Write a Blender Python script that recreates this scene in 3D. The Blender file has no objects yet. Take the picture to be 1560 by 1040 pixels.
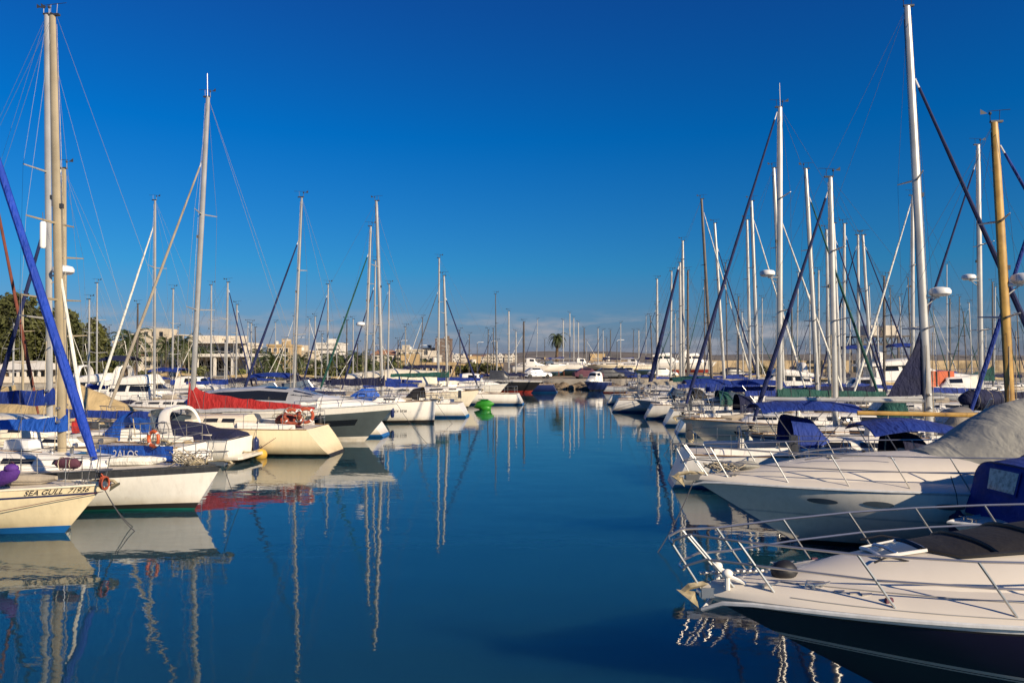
import bpy, bmesh, math, random
from mathutils import Vector, Matrix, noise
random.seed(7)
R = math.radians
scene = bpy.context.scene
COL = scene.collection

# ---------------------------------------------------------------- camera, sky, sun, exposure
CAM_H = 3.9
FPX = 26 / 36 * 1560
PITCH = math.atan(26 / FPX)
cam_d = bpy.data.cameras.new('camera')
cam_d.lens = 26; cam_d.sensor_width = 36; cam_d.clip_start = 0.05; cam_d.clip_end = 9000
cam = bpy.data.objects.new('camera', cam_d); COL.objects.link(cam)
cam.location = (0, 0, CAM_H); cam.rotation_euler = (math.pi / 2 + PITCH, 0, 0)
scene.camera = cam

SUN_EL, SUN_AZ = 25.0, 133.0          # azimuth clockwise from +Y: behind the camera, to the right
sdir = Vector((math.cos(R(SUN_EL)) * math.sin(R(SUN_AZ)), math.cos(R(SUN_EL)) * math.cos(R(SUN_AZ)), math.sin(R(SUN_EL))))
sun_d = bpy.data.lights.new('sun', 'SUN'); sun_d.energy = 5.0; sun_d.angle = R(0.5); sun_d.color = (1.0, 0.84, 0.62)
sun = bpy.data.objects.new('sun', sun_d); COL.objects.link(sun)
sun.rotation_euler = sdir.to_track_quat('Z', 'Y').to_euler(); sun.location = (40, -40, 60)

w = bpy.data.worlds.new('World'); scene.world = w; w.use_nodes = True
nt = w.node_tree; nt.nodes.clear()
def N(t, **k):
    n = nt.nodes.new(t)
    for a, b in k.items(): setattr(n, a, b)
    return n
sky = N('ShaderNodeTexSky', sky_type='NISHITA', sun_disc=False)
sky.sun_elevation = R(SUN_EL); sky.sun_rotation = R(SUN_AZ)
sky.air_density = 1.0; sky.dust_density = 0.3; sky.ozone_density = 3.0
tc = N('ShaderNodeTexCoord'); sep = N('ShaderNodeSeparateXYZ')
nt.links.new(tc.outputs['Generated'], sep.inputs[0])
ramp = N('ShaderNodeValToRGB')          # clear marine air: deeper blue overhead, dusty grey band at the horizon
SKY_RAMP = [(0.0, (0.27, 0.315, 0.60)), (0.04, (0.215, 0.315, 0.54)), (0.118, (0.085, 0.405, 0.67)), (0.285, (0.004, 0.39, 0.82)), (0.43, (0.03, 0.325, 0.78)), (1.0, (0.10, 0.36, 0.8))]
cr = ramp.color_ramp
while len(cr.elements) < len(SKY_RAMP): cr.elements.new(0.5)
for e, (p, c) in zip(cr.elements, SKY_RAMP): e.position = p; e.color = (*c, 1)
nt.links.new(sep.outputs['Z'], ramp.inputs[0])
mul = N('ShaderNodeMix', data_type='RGBA', blend_type='MULTIPLY'); mul.inputs[0].default_value = 1
nt.links.new(sky.outputs[0], mul.inputs[6]); nt.links.new(ramp.outputs[0], mul.inputs[7])
# a low bank of small clouds
mp = N('ShaderNodeMapping'); mp.inputs['Scale'].default_value = (9, 9, 38)
nt.links.new(tc.outputs['Generated'], mp.inputs[0])
nz = N('ShaderNodeTexNoise'); nz.inputs['Scale'].default_value = 1.5; nz.inputs['Detail'].default_value = 6; nz.inputs['Roughness'].default_value = 0.55
nt.links.new(mp.outputs[0], nz.inputs['Vector'])
r2 = N('ShaderNodeValToRGB'); r2.color_ramp.elements[0].position = 0.44; r2.color_ramp.elements[1].position = 0.66
nt.links.new(nz.outputs[0], r2.inputs[0])
band = N('ShaderNodeValToRGB')
for _ in range(2): band.color_ramp.elements.new(0.5)
for e, (p, c) in zip(band.color_ramp.elements, [(0.0, 0.4), (0.028, 0.8), (0.045, 0.75), (0.066, 0)]): e.position = p; e.color = (c, c, c, 1)
nt.links.new(sep.outputs['Z'], band.inputs[0])
mm = N('ShaderNodeMath', operation='MULTIPLY'); nt.links.new(r2.outputs[0], mm.inputs[0]); nt.links.new(band.outputs[0], mm.inputs[1])
cmix = N('ShaderNodeMix', data_type='RGBA'); cmix.inputs[7].default_value = (3.2, 3.2, 3.5, 1)
nt.links.new(mm.outputs[0], cmix.inputs[0]); nt.links.new(mul.outputs[2], cmix.inputs[6])
bg = N('ShaderNodeBackground'); bg.inputs[1].default_value = 0.09
out = N('ShaderNodeOutputWorld')
nt.links.new(cmix.outputs[2], bg.inputs[0]); nt.links.new(bg.outputs[0], out.inputs[0])

scene.view_settings.view_transform = 'Standard'; scene.view_settings.look = 'None'
scene.view_settings.exposure = 0.42; scene.view_settings.gamma = 1.0
scene.render.engine = 'CYCLES'
scene.cycles.max_bounces = 6; scene.cycles.glossy_bounces = 4; scene.cycles.diffuse_bounces = 2
scene.cycles.use_denoising = True

CA, SA = math.cos(PITCH), math.sin(PITCH)
def P(px, py, Y):
    """the point at distance Y that a photo pixel looks at (used to measure places and heights)"""
    cx, cy = (px - 780) / FPX, (520 - py) / FPX
    d = Vector((cx, CA - cy * SA, SA + cy * CA))
    return Vector((0, 0, CAM_H)) + d * (Y / d.y)
def PX(px, Y): return (px - 780) / FPX * Y

# ---------------------------------------------------------------- materials
def paint(name, col, rough=0.4, metal=0.0, var=0.10, scale=1.5, streak=0.0, bump=0.0, bscale=20, coat=0.0, spec=0.5, col2=None, sheen=0.0):
    m = bpy.data.materials.new(name); m.use_nodes = True
    t = m.node_tree; b = t.nodes['Principled BSDF']
    b.inputs['Roughness'].default_value = rough; b.inputs['Metallic'].default_value = metal
    b.inputs['Coat Weight'].default_value = coat; b.inputs['Specular IOR Level'].default_value = spec
    b.inputs['Sheen Weight'].default_value = sheen
    tcn = t.nodes.new('ShaderNodeTexCoord')
    n = t.nodes.new('ShaderNodeTexNoise'); n.inputs['Scale'].default_value = scale; n.inputs['Detail'].default_value = 5; n.inputs['Roughness'].default_value = 0.6
    mpn = t.nodes.new('ShaderNodeMapping')
    if streak: mpn.inputs['Scale'].default_value = (6, 6, 0.6)
    t.links.new(tcn.outputs['Object'], mpn.inputs[0]); t.links.new(mpn.outputs[0], n.inputs['Vector'])
    mx = t.nodes.new('ShaderNodeMix'); mx.data_type = 'RGBA'
    c2 = col2 or [c * (1 - 2.2 * var) for c in col]
    c1 = [min(1, c * (1 + 0.6 * var)) for c in col]
    mx.inputs[6].default_value = (*c1, 1); mx.inputs[7].default_value = (*c2, 1)
    rp = t.nodes.new('ShaderNodeValToRGB'); rp.color_ramp.elements[0].position = 0.38; rp.color_ramp.elements[1].position = 0.72
    t.links.new(n.outputs[0], rp.inputs[0]); t.links.new(rp.outputs[0], mx.inputs[0])
    t.links.new(mx.outputs[2], b.inputs['Base Color'])
    if bump:
        n2 = t.nodes.new('ShaderNodeTexNoise'); n2.inputs['Scale'].default_value = bscale; n2.inputs['Detail'].default_value = 4
        t.links.new(tcn.outputs['Object'], n2.inputs['Vector'])
        bp = t.nodes.new('ShaderNodeBump'); bp.inputs['Strength'].default_value = bump; bp.inputs['Distance'].default_value = 0.05
        t.links.new(n2.outputs[0], bp.inputs['Height']); t.links.new(bp.outputs[0], b.inputs['Normal'])
    return m
def weather(m, amount=1.0):
    """salt scum and rust weeps on painted topsides: a band at the waterline (object z) and thin vertical runs"""
    t = m.node_tree; b = t.nodes['Principled BSDF']; old = b.inputs['Base Color'].links[0].from_socket
    tcn = t.nodes.new('ShaderNodeTexCoord'); sp = t.nodes.new('ShaderNodeSeparateXYZ'); t.links.new(tcn.outputs['Object'], sp.inputs[0])
    mr = t.nodes.new('ShaderNodeMapRange'); mr.inputs[1].default_value = 0.42; mr.inputs[2].default_value = 0.14; mr.inputs[3].default_value = 0; mr.inputs[4].default_value = 1.5
    t.links.new(sp.outputs['Z'], mr.inputs[0])
    n1 = t.nodes.new('ShaderNodeTexNoise'); n1.inputs['Scale'].default_value = 2.2; n1.inputs['Detail'].default_value = 6; t.links.new(tcn.outputs['Object'], n1.inputs['Vector'])
    m1 = t.nodes.new('ShaderNodeMath'); m1.operation = 'MULTIPLY'; t.links.new(mr.outputs[0], m1.inputs[0]); t.links.new(n1.outputs[0], m1.inputs[1])
    mp2 = t.nodes.new('ShaderNodeMapping'); mp2.inputs['Scale'].default_value = (5.5, 5.5, .35); t.links.new(tcn.outputs['Object'], mp2.inputs[0])
    n2 = t.nodes.new('ShaderNodeTexNoise'); n2.inputs['Scale'].default_value = 1.6; n2.inputs['Detail'].default_value = 3; t.links.new(mp2.outputs[0], n2.inputs['Vector'])
    rp = t.nodes.new('ShaderNodeValToRGB'); rp.color_ramp.elements[0].position = .62; rp.color_ramp.elements[1].position = .80; t.links.new(n2.outputs[0], rp.inputs[0])
    ad = t.nodes.new('ShaderNodeMath'); ad.operation = 'MULTIPLY_ADD'; ad.inputs[1].default_value = .34; t.links.new(rp.outputs[0], ad.inputs[0]); t.links.new(m1.outputs[0], ad.inputs[2])
    sc = t.nodes.new('ShaderNodeMath'); sc.operation = 'MULTIPLY'; sc.inputs[1].default_value = amount; sc.use_clamp = True; t.links.new(ad.outputs[0], sc.inputs[0])
    mx = t.nodes.new('ShaderNodeMix'); mx.data_type = 'RGBA'; mx.inputs[7].default_value = (.36, .27, .14, 1)
    t.links.new(sc.outputs[0], mx.inputs[0]); t.links.new(old, mx.inputs[6]); t.links.new(mx.outputs[2], b.inputs['Base Color'])
def folds(m, sx=1.2, sy=5, st=.35):
    """creases in canvas: stretched noise bump over the weave"""
    t = m.node_tree; b = t.nodes['Principled BSDF']; l = b.inputs['Normal'].links
    tcn = t.nodes.new('ShaderNodeTexCoord'); mp2 = t.nodes.new('ShaderNodeMapping'); mp2.inputs['Scale'].default_value = (sy, sx, 2.2); mp2.inputs['Rotation'].default_value = (0, R(28), 0)
    t.links.new(tcn.outputs['Object'], mp2.inputs[0]); n = t.nodes.new('ShaderNodeTexNoise'); n.inputs['Scale'].default_value = 1.3; n.inputs['Detail'].default_value = 3; n.inputs['Distortion'].default_value = .8; t.links.new(mp2.outputs[0], n.inputs['Vector'])
    bp = t.nodes.new('ShaderNodeBump'); bp.inputs['Strength'].default_value = st; bp.inputs['Distance'].default_value = .15; t.links.new(n.outputs[0], bp.inputs['Height'])
    if l: t.links.new(l[0].from_socket, bp.inputs['Normal'])
    t.links.new(bp.outputs[0], b.inputs['Normal'])
M = {}
def mk(name, *a, **k): M[name] = paint(name, *a, **k)
mk('white', (0.82, 0.78, 0.70), 0.28, var=0.035, streak=1, coat=0.2)
mk('cream', (0.80, 0.67, 0.43), 0.32, var=0.04, streak=1, coat=0.15)
mk('ivory', (0.79, 0.71, 0.55), 0.3, var=0.04, streak=1, coat=0.15)
mk('greywhite', (0.55, 0.56, 0.56), 0.3, var=0.08, streak=1)
mk('deck', (0.60, 0.54, 0.46), 0.6, var=0.08, scale=3, bump=0.1, bscale=90)
mk('navy', (0.012, 0.009, 0.030), 0.18, var=0.1, coat=0.4)
mk('darkblue', (0.012, 0.022, 0.09), 0.3, var=0.1)
mk('black', (0.012, 0.012, 0.014), 0.5)
mk('charcoal', (0.045, 0.048, 0.055), 0.4, var=0.2, streak=1)
mk('slate', (0.075, 0.092, 0.095), 0.22, var=0.08, coat=0.3)
mk('silver', (0.50, 0.50, 0.50), 0.25, metal=0.3)
mk('boot_blue', (0.01, 0.11, 0.33), 0.35)
mk('boot_red', (0.30, 0.03, 0.02), 0.45)
mk('boot_green', (0.004, 0.10, 0.075), 0.4)
mk('boot_black', (0.02, 0.018, 0.016), 0.5)
mk('antifoul', (0.02, 0.05, 0.06), 0.7)
mk('red', (0.36, 0.014, 0.013), 0.8, var=0.15, bump=0.25, bscale=9)
mk('brick_red', (0.38, 0.07, 0.03), 0.8, var=0.2, bump=0.3, bscale=12)
mk('rust', (0.17, 0.045, 0.025), 0.85, var=0.2)
mk('blue', (0.003, 0.027, 0.21), 0.8, var=0.18, bump=0.3, bscale=8)
mk('royal', (0.004, 0.042, 0.36), 0.75, var=0.12, bump=0.3, bscale=8)
mk('skyblue', (0.012, 0.085, 0.42), 0.6, var=0.15, bump=0.3, bscale=8)
mk('navycloth', (0.006, 0.009, 0.045), 0.85, var=0.2, bump=0.3, bscale=8)
mk('greencloth', (0.006, 0.07, 0.055), 0.8, var=0.2, bump=0.3, bscale=8)
mk('tan', (0.46, 0.34, 0.17), 0.85, var=0.15, bump=0.4, bscale=5)
mk('greycloth', (0.30, 0.29, 0.25), 0.85, var=0.05, bump=0.35, bscale=4)
mk('greytan', (0.36, 0.31, 0.24), 0.8, var=0.15, bump=0.2)
mk('blackcloth', (0.012, 0.010, 0.010), 0.75, var=0.15, bump=0.2, bscale=15)
mk('purple', (0.09, 0.025, 0.22), 0.8, var=0.2, bump=0.3)
mk('maroon', (0.10, 0.03, 0.05), 0.8, var=0.2, bump=0.3)
mk('sailcloth', (0.72, 0.70, 0.62), 0.8, var=0.1, bump=0.2)
mk('alu', (0.50, 0.48, 0.44), 0.35, metal=0.4, var=0.12, scale=0.8)
mk('alugold', (0.44, 0.36, 0.23), 0.4, metal=0.25, var=0.12, scale=0.9)
mk('darkmast', (0.09, 0.075, 0.065), 0.5, var=0.2)
mk('yellowwood', (0.44, 0.26, 0.055), 0.45, var=0.25, scale=2.5, col2=(0.26, 0.14, 0.03))
mk('steel', (0.56, 0.54, 0.50), 0.28, metal=0.9, var=0.05)
mk('wire', (0.10, 0.10, 0.10), 0.5, metal=0.2)
mk('navysail', (0.008, 0.016, 0.08), 0.85, var=0.25, scale=4, bump=0.2, bscale=10)
mk('greymast', (0.36, 0.35, 0.33), 0.4, metal=0.4)
mk('cleandeck', (0.60, 0.545, 0.47), 0.45, var=0.03, coat=0.1)
mk('teak', (0.28, 0.16, 0.07), 0.6, var=0.25, scale=6, bump=0.15)
mk('glass', (0.012, 0.014, 0.018), 0.06, var=0.05, spec=0.8)
mk('clearvinyl', (0.42, 0.42, 0.38), 0.2, var=0.3, scale=14)
mk('greyglass', (0.10, 0.13, 0.16), 0.06, var=0.1, spec=0.9)
mk('orange', (0.55, 0.10, 0.025), 0.55, var=0.12)
mk('yellow', (0.60, 0.36, 0.05), 0.5, var=0.2)
mk('green', (0.03, 0.26, 0.015), 0.45, var=0.12)
mk('rope', (0.42, 0.36, 0.26), 0.9, var=0.25, scale=12)
mk('darkrope', (0.05, 0.05, 0.06), 0.9)
mk('galv', (0.42, 0.35, 0.22), 0.55, metal=0.3, var=0.25, scale=9)
mk('letter', (0.02, 0.018, 0.03), 0.5)
mk('radome', (0.78, 0.77, 0.74), 0.35)
mk('wall_beige', (0.56, 0.48, 0.36), 0.9, var=0.12, scale=0.3)
mk('wall_cream', (0.64, 0.57, 0.46), 0.9, var=0.12, scale=0.3)
mk('wall_white', (0.66, 0.62, 0.55), 0.9, var=0.10, scale=0.3)
mk('wall_brown', (0.17, 0.125, 0.10), 0.9, var=0.15, scale=0.3)
mk('wall_tan', (0.46, 0.33, 0.17), 0.9, var=0.15, scale=0.3)
mk('concrete', (0.30, 0.27, 0.23), 0.95, var=0.2, scale=0.6, bump=0.3, bscale=3)
mk('sandstone', (0.42, 0.32, 0.19), 0.95, var=0.3, scale=0.5, bump=0.5, bscale=2)
mk('rock', (0.20, 0.15, 0.10), 0.95, var=0.3, scale=1.2, bump=0.6, bscale=3)
mk('earth', (0.22, 0.17, 0.11), 0.95, var=0.25, scale=0.05)
mk('hill', (0.16, 0.135, 0.11), 1.0, var=0.25, scale=0.01)
mk('rooftile', (0.36, 0.17, 0.09), 0.9, var=0.2, scale=0.5)
mk('leaf', (0.085, 0.088, 0.018), 0.7, var=0.45, scale=0.6)
mk('leaf2', (0.12, 0.13, 0.03), 0.7, var=0.4, scale=0.6)
mk('leafdark', (0.068, 0.074, 0.016), 0.75, var=0.45, scale=0.6)
mk('palmleaf', (0.055, 0.075, 0.016), 0.6, var=0.4, scale=1.0)
mk('bark', (0.13, 0.085, 0.05), 0.95, var=0.3, scale=3, bump=0.5, bscale=8)

for k_ in ('white', 'cream', 'ivory', 'greywhite'): weather(M[k_], .6)
for k_ in ('red', 'blue', 'royal', 'skyblue', 'navycloth', 'greencloth', 'sailcloth'): folds(M[k_], st=.5)
folds(M['greycloth'], .5, 1.6, .45); folds(M['tan'], .6, 2.0, .5); folds(M['blackcloth'], .4, 1.2, .25)

# ---------------------------------------------------------------- mesh building
class MB:
    def __init__(s): s.v = []; s.f = []; s.m = []
    def add(s, vs, fs, mi=0):
        o = len(s.v); s.v += [tuple(v) for v in vs]
        for f in fs: s.f.append([i + o for i in f]); s.m.append(mi)
        return s
    def grid(s, rows, mi=0, cu=False, cv=False, mf=None, skip=None):
        n, k = len(rows), len(rows[0]); vs = [p for r in rows for p in r]; o = len(s.v)
        s.v += [tuple(v) for v in vs]
        for i in range(n if cu else n - 1):
            for j in range(k if cv else k - 1):
                if skip and skip(i, j): continue
                a, b = i % n, (i + 1) % n; c, d = j % k, (j + 1) % k
                s.f.append([o + a * k + c, o + b * k + c, o + b * k + d, o + a * k + d])
                s.m.append(mf(i, j) if mf else mi)
        return s
    def poly(s, pts, mi=0): return s.add(pts, [list(range(len(pts)))], mi)
    def tube(s, pts, r, n=6, mi=0, ry=None, caps=True, closed=False):
        pts = [Vector(p) for p in pts]; L = len(pts); rows = []
        for i, p in enumerate(pts):
            if closed: t = pts[(i + 1) % L] - pts[i - 1]
            else: t = pts[min(i + 1, L - 1)] - pts[max(i - 1, 0)]
            if t.length < 1e-9: t = Vector((0, 0, 1))
            t.normalize()
            ref = Vector((1, 0, 0)) if abs(t.z) > 0.75 else Vector((0, 0, 1))
            a = (ref - t * ref.dot(t)).normalized(); b = t.cross(a)
            ra = r[i] if isinstance(r, (list, tuple)) else r
            rb = ra * ry if ry else ra
            rows.append([p + a * ra * math.cos(2 * math.pi * k / n) + b * rb * math.sin(2 * math.pi * k / n) for k in range(n)])
        s.grid(rows, mi, cu=closed, cv=True)
        if caps and not closed: s.poly(rows[0][::-1], mi); s.poly(rows[-1], mi)
        return s
    def box(s, c, sz, mi=0, rz=0.0, top=1.0):
        cx, cy, cz = c; a, b, h = sz[0] / 2, sz[1] / 2, sz[2] / 2; vs = []
        for z, k in ((-h, 1), (h, top)):
            for x, y in ((-a, -b), (a, -b), (a, b), (-a, b)):
                x *= k; y *= k
                vs.append((cx + x * math.cos(rz) - y * math.sin(rz), cy + x * math.sin(rz) + y * math.cos(rz), cz + z))
        return s.add(vs, [(3, 2, 1, 0), (4, 5, 6, 7), (0, 1, 5, 4), (1, 2, 6, 5), (2, 3, 7, 6), (3, 0, 4, 7)], mi)
    def ball(s, c, r, n=10, k=7, mi=0):
        if not isinstance(r, (tuple, list)): r = (r, r, r)
        rows = [[(c[0] + r[0] * math.sin(math.pi * i / k) * math.cos(2 * math.pi * j / n), c[1] + r[1] * math.sin(math.pi * i / k) * math.sin(2 * math.pi * j / n), c[2] - r[2] * math.cos(math.pi * i / k)) for j in range(n)] for i in range(k + 1)]
        return s.grid(rows, mi, cv=True)
    def lathe(s, prof, c, n=12, mi=0, axis='z'):
        rows = []
        for r, h in prof:
            row = []
            for j in range(n):
                a, b = r * math.cos(2 * math.pi * j / n), r * math.sin(2 * math.pi * j / n)
                if axis == 'z': row.append((c[0] + a, c[1] + b, c[2] + h))
                elif axis == 'x': row.append((c[0] + h, c[1] + a, c[2] + b))
                else: row.append((c[0] + a, c[1] - h, c[2] + b))
            rows.append(row)
        return s.grid(rows, mi, cv=True)
    def build(s, name, mats, parent=None, smooth=True, angle=38):
        me = bpy.data.meshes.new(name); me.from_pydata(s.v, [], s.f)
        if not isinstance(mats, (list, tuple)): mats = [mats]
        for m in mats: me.materials.append(M[m] if isinstance(m, str) else m)
        if len(mats) > 1: me.polygons.foreach_set('material_index', s.m)
        if smooth:
            me.polygons.foreach_set('use_smooth', [True] * len(me.polygons))
            try: me.set_sharp_from_angle(angle=R(angle))
            except Exception: pass
        me.update()
        o = bpy.data.objects.new(name, me); COL.objects.link(o)
        if parent: o.parent = parent
        return o
def tag(o, label, cat, group=None, kind=None):
    if label: o['label'] = label
    if cat: o['category'] = cat
    if group: o['group'] = group
    if kind: o['kind'] = kind
    return o
def thing(name, label, cat, loc, rz=0.0, group=None):
    o = bpy.data.objects.new(name, None); COL.objects.link(o)
    o.location = loc; o.rotation_euler = (0, 0, rz); o.empty_display_size = 0.3
    return tag(o, label, cat, group)
def struct(o): o['kind'] = 'structure'; return o
def lerp(a, b, t): return a + (b - a) * t
def rnd(a, b): return random.uniform(a, b)
def arc(p, q, sag, n=8): return [Vector(p).lerp(Vector(q), i / n) + Vector((0, 0, -sag * 4 * (i / n) * (1 - i / n))) for i in range(n + 1)]
def copy_tree(o, parent=None):
    c = o.copy(); COL.objects.link(c)
    if parent: c.parent = parent
    for ch in list(o.children): copy_tree(ch, c)
    return c
# ---------------------------------------------------------------- hulls
class Hull:
    """bow tip at the local origin, stern towards -X, waterline z = 0"""
    def __init__(s, L=10, B=3.2, fb=(1.25, 1.0), rake=1.0, stern=0.0, tw=0.7, tm=0.6, e=2.0, q=(1.1, 3.2), p=(1.25, 0.85), d=0.4, z0=0.0, edge=0.0):
        s.edge = edge
        s.L, s.B, s.fb, s.rake, s.stern, s.tw, s.tm, s.e, s.q, s.p, s.d, s.z0 = L, B, fb, rake, stern, tw, tm, e, q, p, d, z0
    def hb(s, t):
        if t < s.tm: return s.B / 2 * (1 - (1 - t / s.tm) ** s.e)
        return s.B / 2 * lerp(1, s.tw, ((t - s.tm) / (1 - s.tm)) ** 2)
    def sh(s, t): return s.fb[1] + (s.fb[0] - s.fb[1]) * (1 - t) ** 1.7
    def pt(s, t, z, side):
        zs = s.sh(t); u = min(1, max(0, (zs - z) / (zs + s.d))); k = min(1, t / 0.55)
        q, p = lerp(s.q[0], s.q[1], k), lerp(s.p[0], s.p[1], k)
        y = side * s.hb(t) * max(0, 1 - u ** q) ** p
        g = (zs - z) / zs
        x = -s.L * t - s.rake * g * (1 - t) ** 2.2 + s.stern * g * t ** 6
        return Vector((x, y, z + s.z0))
    def sheer(s, t, side, inset=0.0, up=0.0):
        v = s.pt(t, s.sh(t), side); b = max(.05, abs(v.y)); v.y -= side * min(inset, abs(v.y)); v.z += up + s.edge * (1 - max(0, 1 - inset / b) ** 5); return v
    def at_x(s, x): return min(1, max(0, -x / s.L))
    def patch(s, mb, t0, t1, f0, f1, side, shape='rect', off=0.008, n=8, mi=0, slant=0.0):
        """a dark window or porthole lying on the topsides; f = height as a share of the freeboard"""
        def q(t, f):
            t = min(1, max(0.001, t)); z = s.sh(t) * f; c = s.pt(t, z, side)
            a = s.pt(min(1, t + 0.01), z, side) - s.pt(max(0, t - 0.01), z, side); b = s.pt(t, z + 0.03, side) - s.pt(t, z - 0.03, side)
            nrm = a.cross(b)
            if nrm.y * side < 0: nrm = -nrm
            return c + nrm.normalized() * off
        if shape == 'rect':
            mb.grid([[q(lerp(t0, t1, i / n) + slant * j / 3, lerp(f0, f1, j / 3)) for j in range(4)] for i in range(n + 1)], mi)
        else:
            c = q((t0 + t1) / 2, (f0 + f1) / 2)
            ring = [q((t0 + t1) / 2 + (t1 - t0) / 2 * math.cos(2 * math.pi * i / 16), (f0 + f1) / 2 + (f1 - f0) / 2 * math.sin(2 * math.pi * i / 16)) for i in range(16)]
            mb.add([c] + ring, [(0, 1 + i, 1 + (i + 1) % 16) for i in range(16)], mi)
    def build(s, parent, mats, top=(), fr=(), bot=((0.10, 1),), n=26, midm=0):
        """mats: material names; top: (thickness, index) bands under the sheer; fr: (from, to, index) bands as shares of freeboard; bot: (height, index) bands at the waterline"""
        def bounds(t):
            zs = s.sh(t); z = zs; out = [(z, None)]
            for th, mi in top: z -= th; out.append((z, mi))
            for fb_ in fr:
                a, b, mi = fb_[:3]; sl = fb_[3] * t if len(fb_) > 3 else 0; a -= sl; b -= sl
                for k in range(1, 3): out.append((lerp(z, a * zs, k / 2), midm))
                out.append((b * zs, mi)); z = b * zs
            zb = bot[0][0] if bot else 0
            for k in range(1, 6): out.append((lerp(z, zb + 0.04 * (1 - t) ** 3, k / 5), midm))
            for i, (h, mi) in enumerate(bot): out.append((bot[i + 1][0] if i + 1 < len(bot) else -0.02, mi))
            out.append((-s.d, len(mats) - 1)); return out
        mb = MB(); ts = [(i / n) ** 1.35 for i in range(n + 1)]
        mids = [b[1] for b in bounds(0.5)][1:]
        ends = []
        for side in (1, -1):
            rows = [[s.pt(t, z, side) for z, _ in bounds(t)] for t in ts]
            if side < 0: mb.grid([r[::-1] for r in rows], mf=lambda i, j: mids[len(mids) - 1 - j])
            else: mb.grid(rows, mf=lambda i, j: mids[j])
            ends.append(rows[-1])
        mb.grid([ends[0], ends[1]], mf=lambda i, j: mids[j])
        o = mb.build('hull', mats, parent, angle=50)
        return o
    def deck(s, parent, mat='deck', camber=0.06, cockpit=None, n=24, drop=0.03, name='deck', wellmat='teak', depth=0.45):
        fr = (-1, -0.86, -0.62, 0, 0.62, 0.86, 1) if not s.edge else (-1, -.985, -.96, -.92, -0.86, -0.62, -.3, 0, .3, 0.62, 0.86, .92, .96, .985, 1); mb = MB(); ts = [(i / n) ** 1.2 for i in range(n + 1)]
        if cockpit:
            for k in (0, 1):
                i = min(range(n + 1), key=lambda i: abs(ts[i] - cockpit[k])); ts[i] = cockpit[k]
        def dp(t, f):
            b = s.hb(t); z = s.sh(t) - (drop if not s.edge else .004) + camber * (1 - f * f) * min(1, b) + s.edge * (1 - abs(f) ** 5); v = s.pt(t, s.sh(t), 1)
            return Vector((v.x, f * b * 0.995, z + s.z0))
        inw = (lambda i, j: cockpit and ts[i] >= cockpit[0] - 1e-6 and ts[i + 1] <= cockpit[1] + 1e-6 and j in (2, 3))
        mb.grid([[dp(t, f) for f in fr] for t in ts], skip=inw)
        o = mb.build(name, mat, parent)
        if cockpit:
            w = MB(); tt = [t for t in ts if cockpit[0] - 1e-6 <= t <= cockpit[1] + 1e-6]
            for f in (0.62, -0.62): w.grid([[dp(t, f), dp(t, f) - Vector((0, 0, depth))] for t in tt])
            for t in (tt[0], tt[-1]): w.poly([dp(t, 0.62), dp(t, 0), dp(t, -0.62), dp(t, -0.62) - Vector((0, 0, depth)), dp(t, 0.62) - Vector((0, 0, depth))])
            w.build('cockpit_well', 'deck', o, smooth=False)
            fl = MB(); fl.grid([[dp(t, f * 0.62) * 1 - Vector((0, 0, depth - 0.01)) for f in (-1, 0, 1)] for t in tt])
            fl.build('cockpit_floor', wellmat, o)
        s.dp = dp
        return o
    def rail(s, parent, name, mat, r=0.025, t0=0.0, t1=1.0, off=0.0, drop=0.0, n=22, ry=None):
        mb = MB(); ts = [lerp(t0, t1, (i / n) ** 1.3) for i in range(n + 1)]
        pts = [s.sheer(t, 1, -off, -drop) for t in ts[::-1]] + [s.sheer(t, -1, -off, -drop) for t in ts[1:]]
        mb.tube(pts, r, 6, ry=ry)
        return mb.build(name, mat, parent)

def loft(st, nv=12):
    """st: (x, halfwidth, z0, z1, exponent, tumblehome); returns S(u, v), v from port foot over the top to starboard foot"""
    def S(u, v):
        k = min(len(st) - 2, max(0, int(u))); f = u - k
        x, w_, z0, z1, e, tb = [lerp(a, b, f) for a, b in zip(st[k], st[k + 1])]
        th = math.pi * v; c, sn = math.cos(th), max(0.0, math.sin(th))
        hy = abs(sn) ** (2 / e); y = w_ * math.copysign(abs(c) ** (2 / e), c) * (1 - tb * hy)
        return Vector((x, y, z0 + (z1 - z0) * hy))
    return S
def loft_mesh(mb, st, nv=12, sub=2, mi=0, caps=True):
    S = loft(st); U = [i / sub for i in range((len(st) - 1) * sub + 1)]
    vs = [0.5 - 0.5 * math.cos(math.pi * j / nv) for j in range(nv + 1)] if False else [j / nv for j in range(nv + 1)]
    rows = [[S(u, v) for v in vs] for u in U]
    mb.grid(rows, mi)
    if caps: mb.poly(rows[0], mi); mb.poly(rows[-1][::-1], mi)
    return S
def surf_patch(mb, S, u0, u1, v0, v1, nu=6, nv=3, off=0.008, mi=0, th=0.0):
    def q(u, v):
        c = S(u, v); a = S(u + 0.01, v) - S(u - 0.01, v); b = S(u, v + 0.01) - S(u, v - 0.01); n = a.cross(b)
        if n.length < 1e-9: n = Vector((0, 0, 1))
        n.normalize()
        ref = Vector((0, c.y, 0.4))
        if n.dot(ref) < 0: n = -n
        return c + n * off
    mb.grid([[q(lerp(u0, u1, i / nu), lerp(v0, v1, j / nv)) for j in range(nv + 1)] for i in range(nu + 1)], mi)

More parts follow.
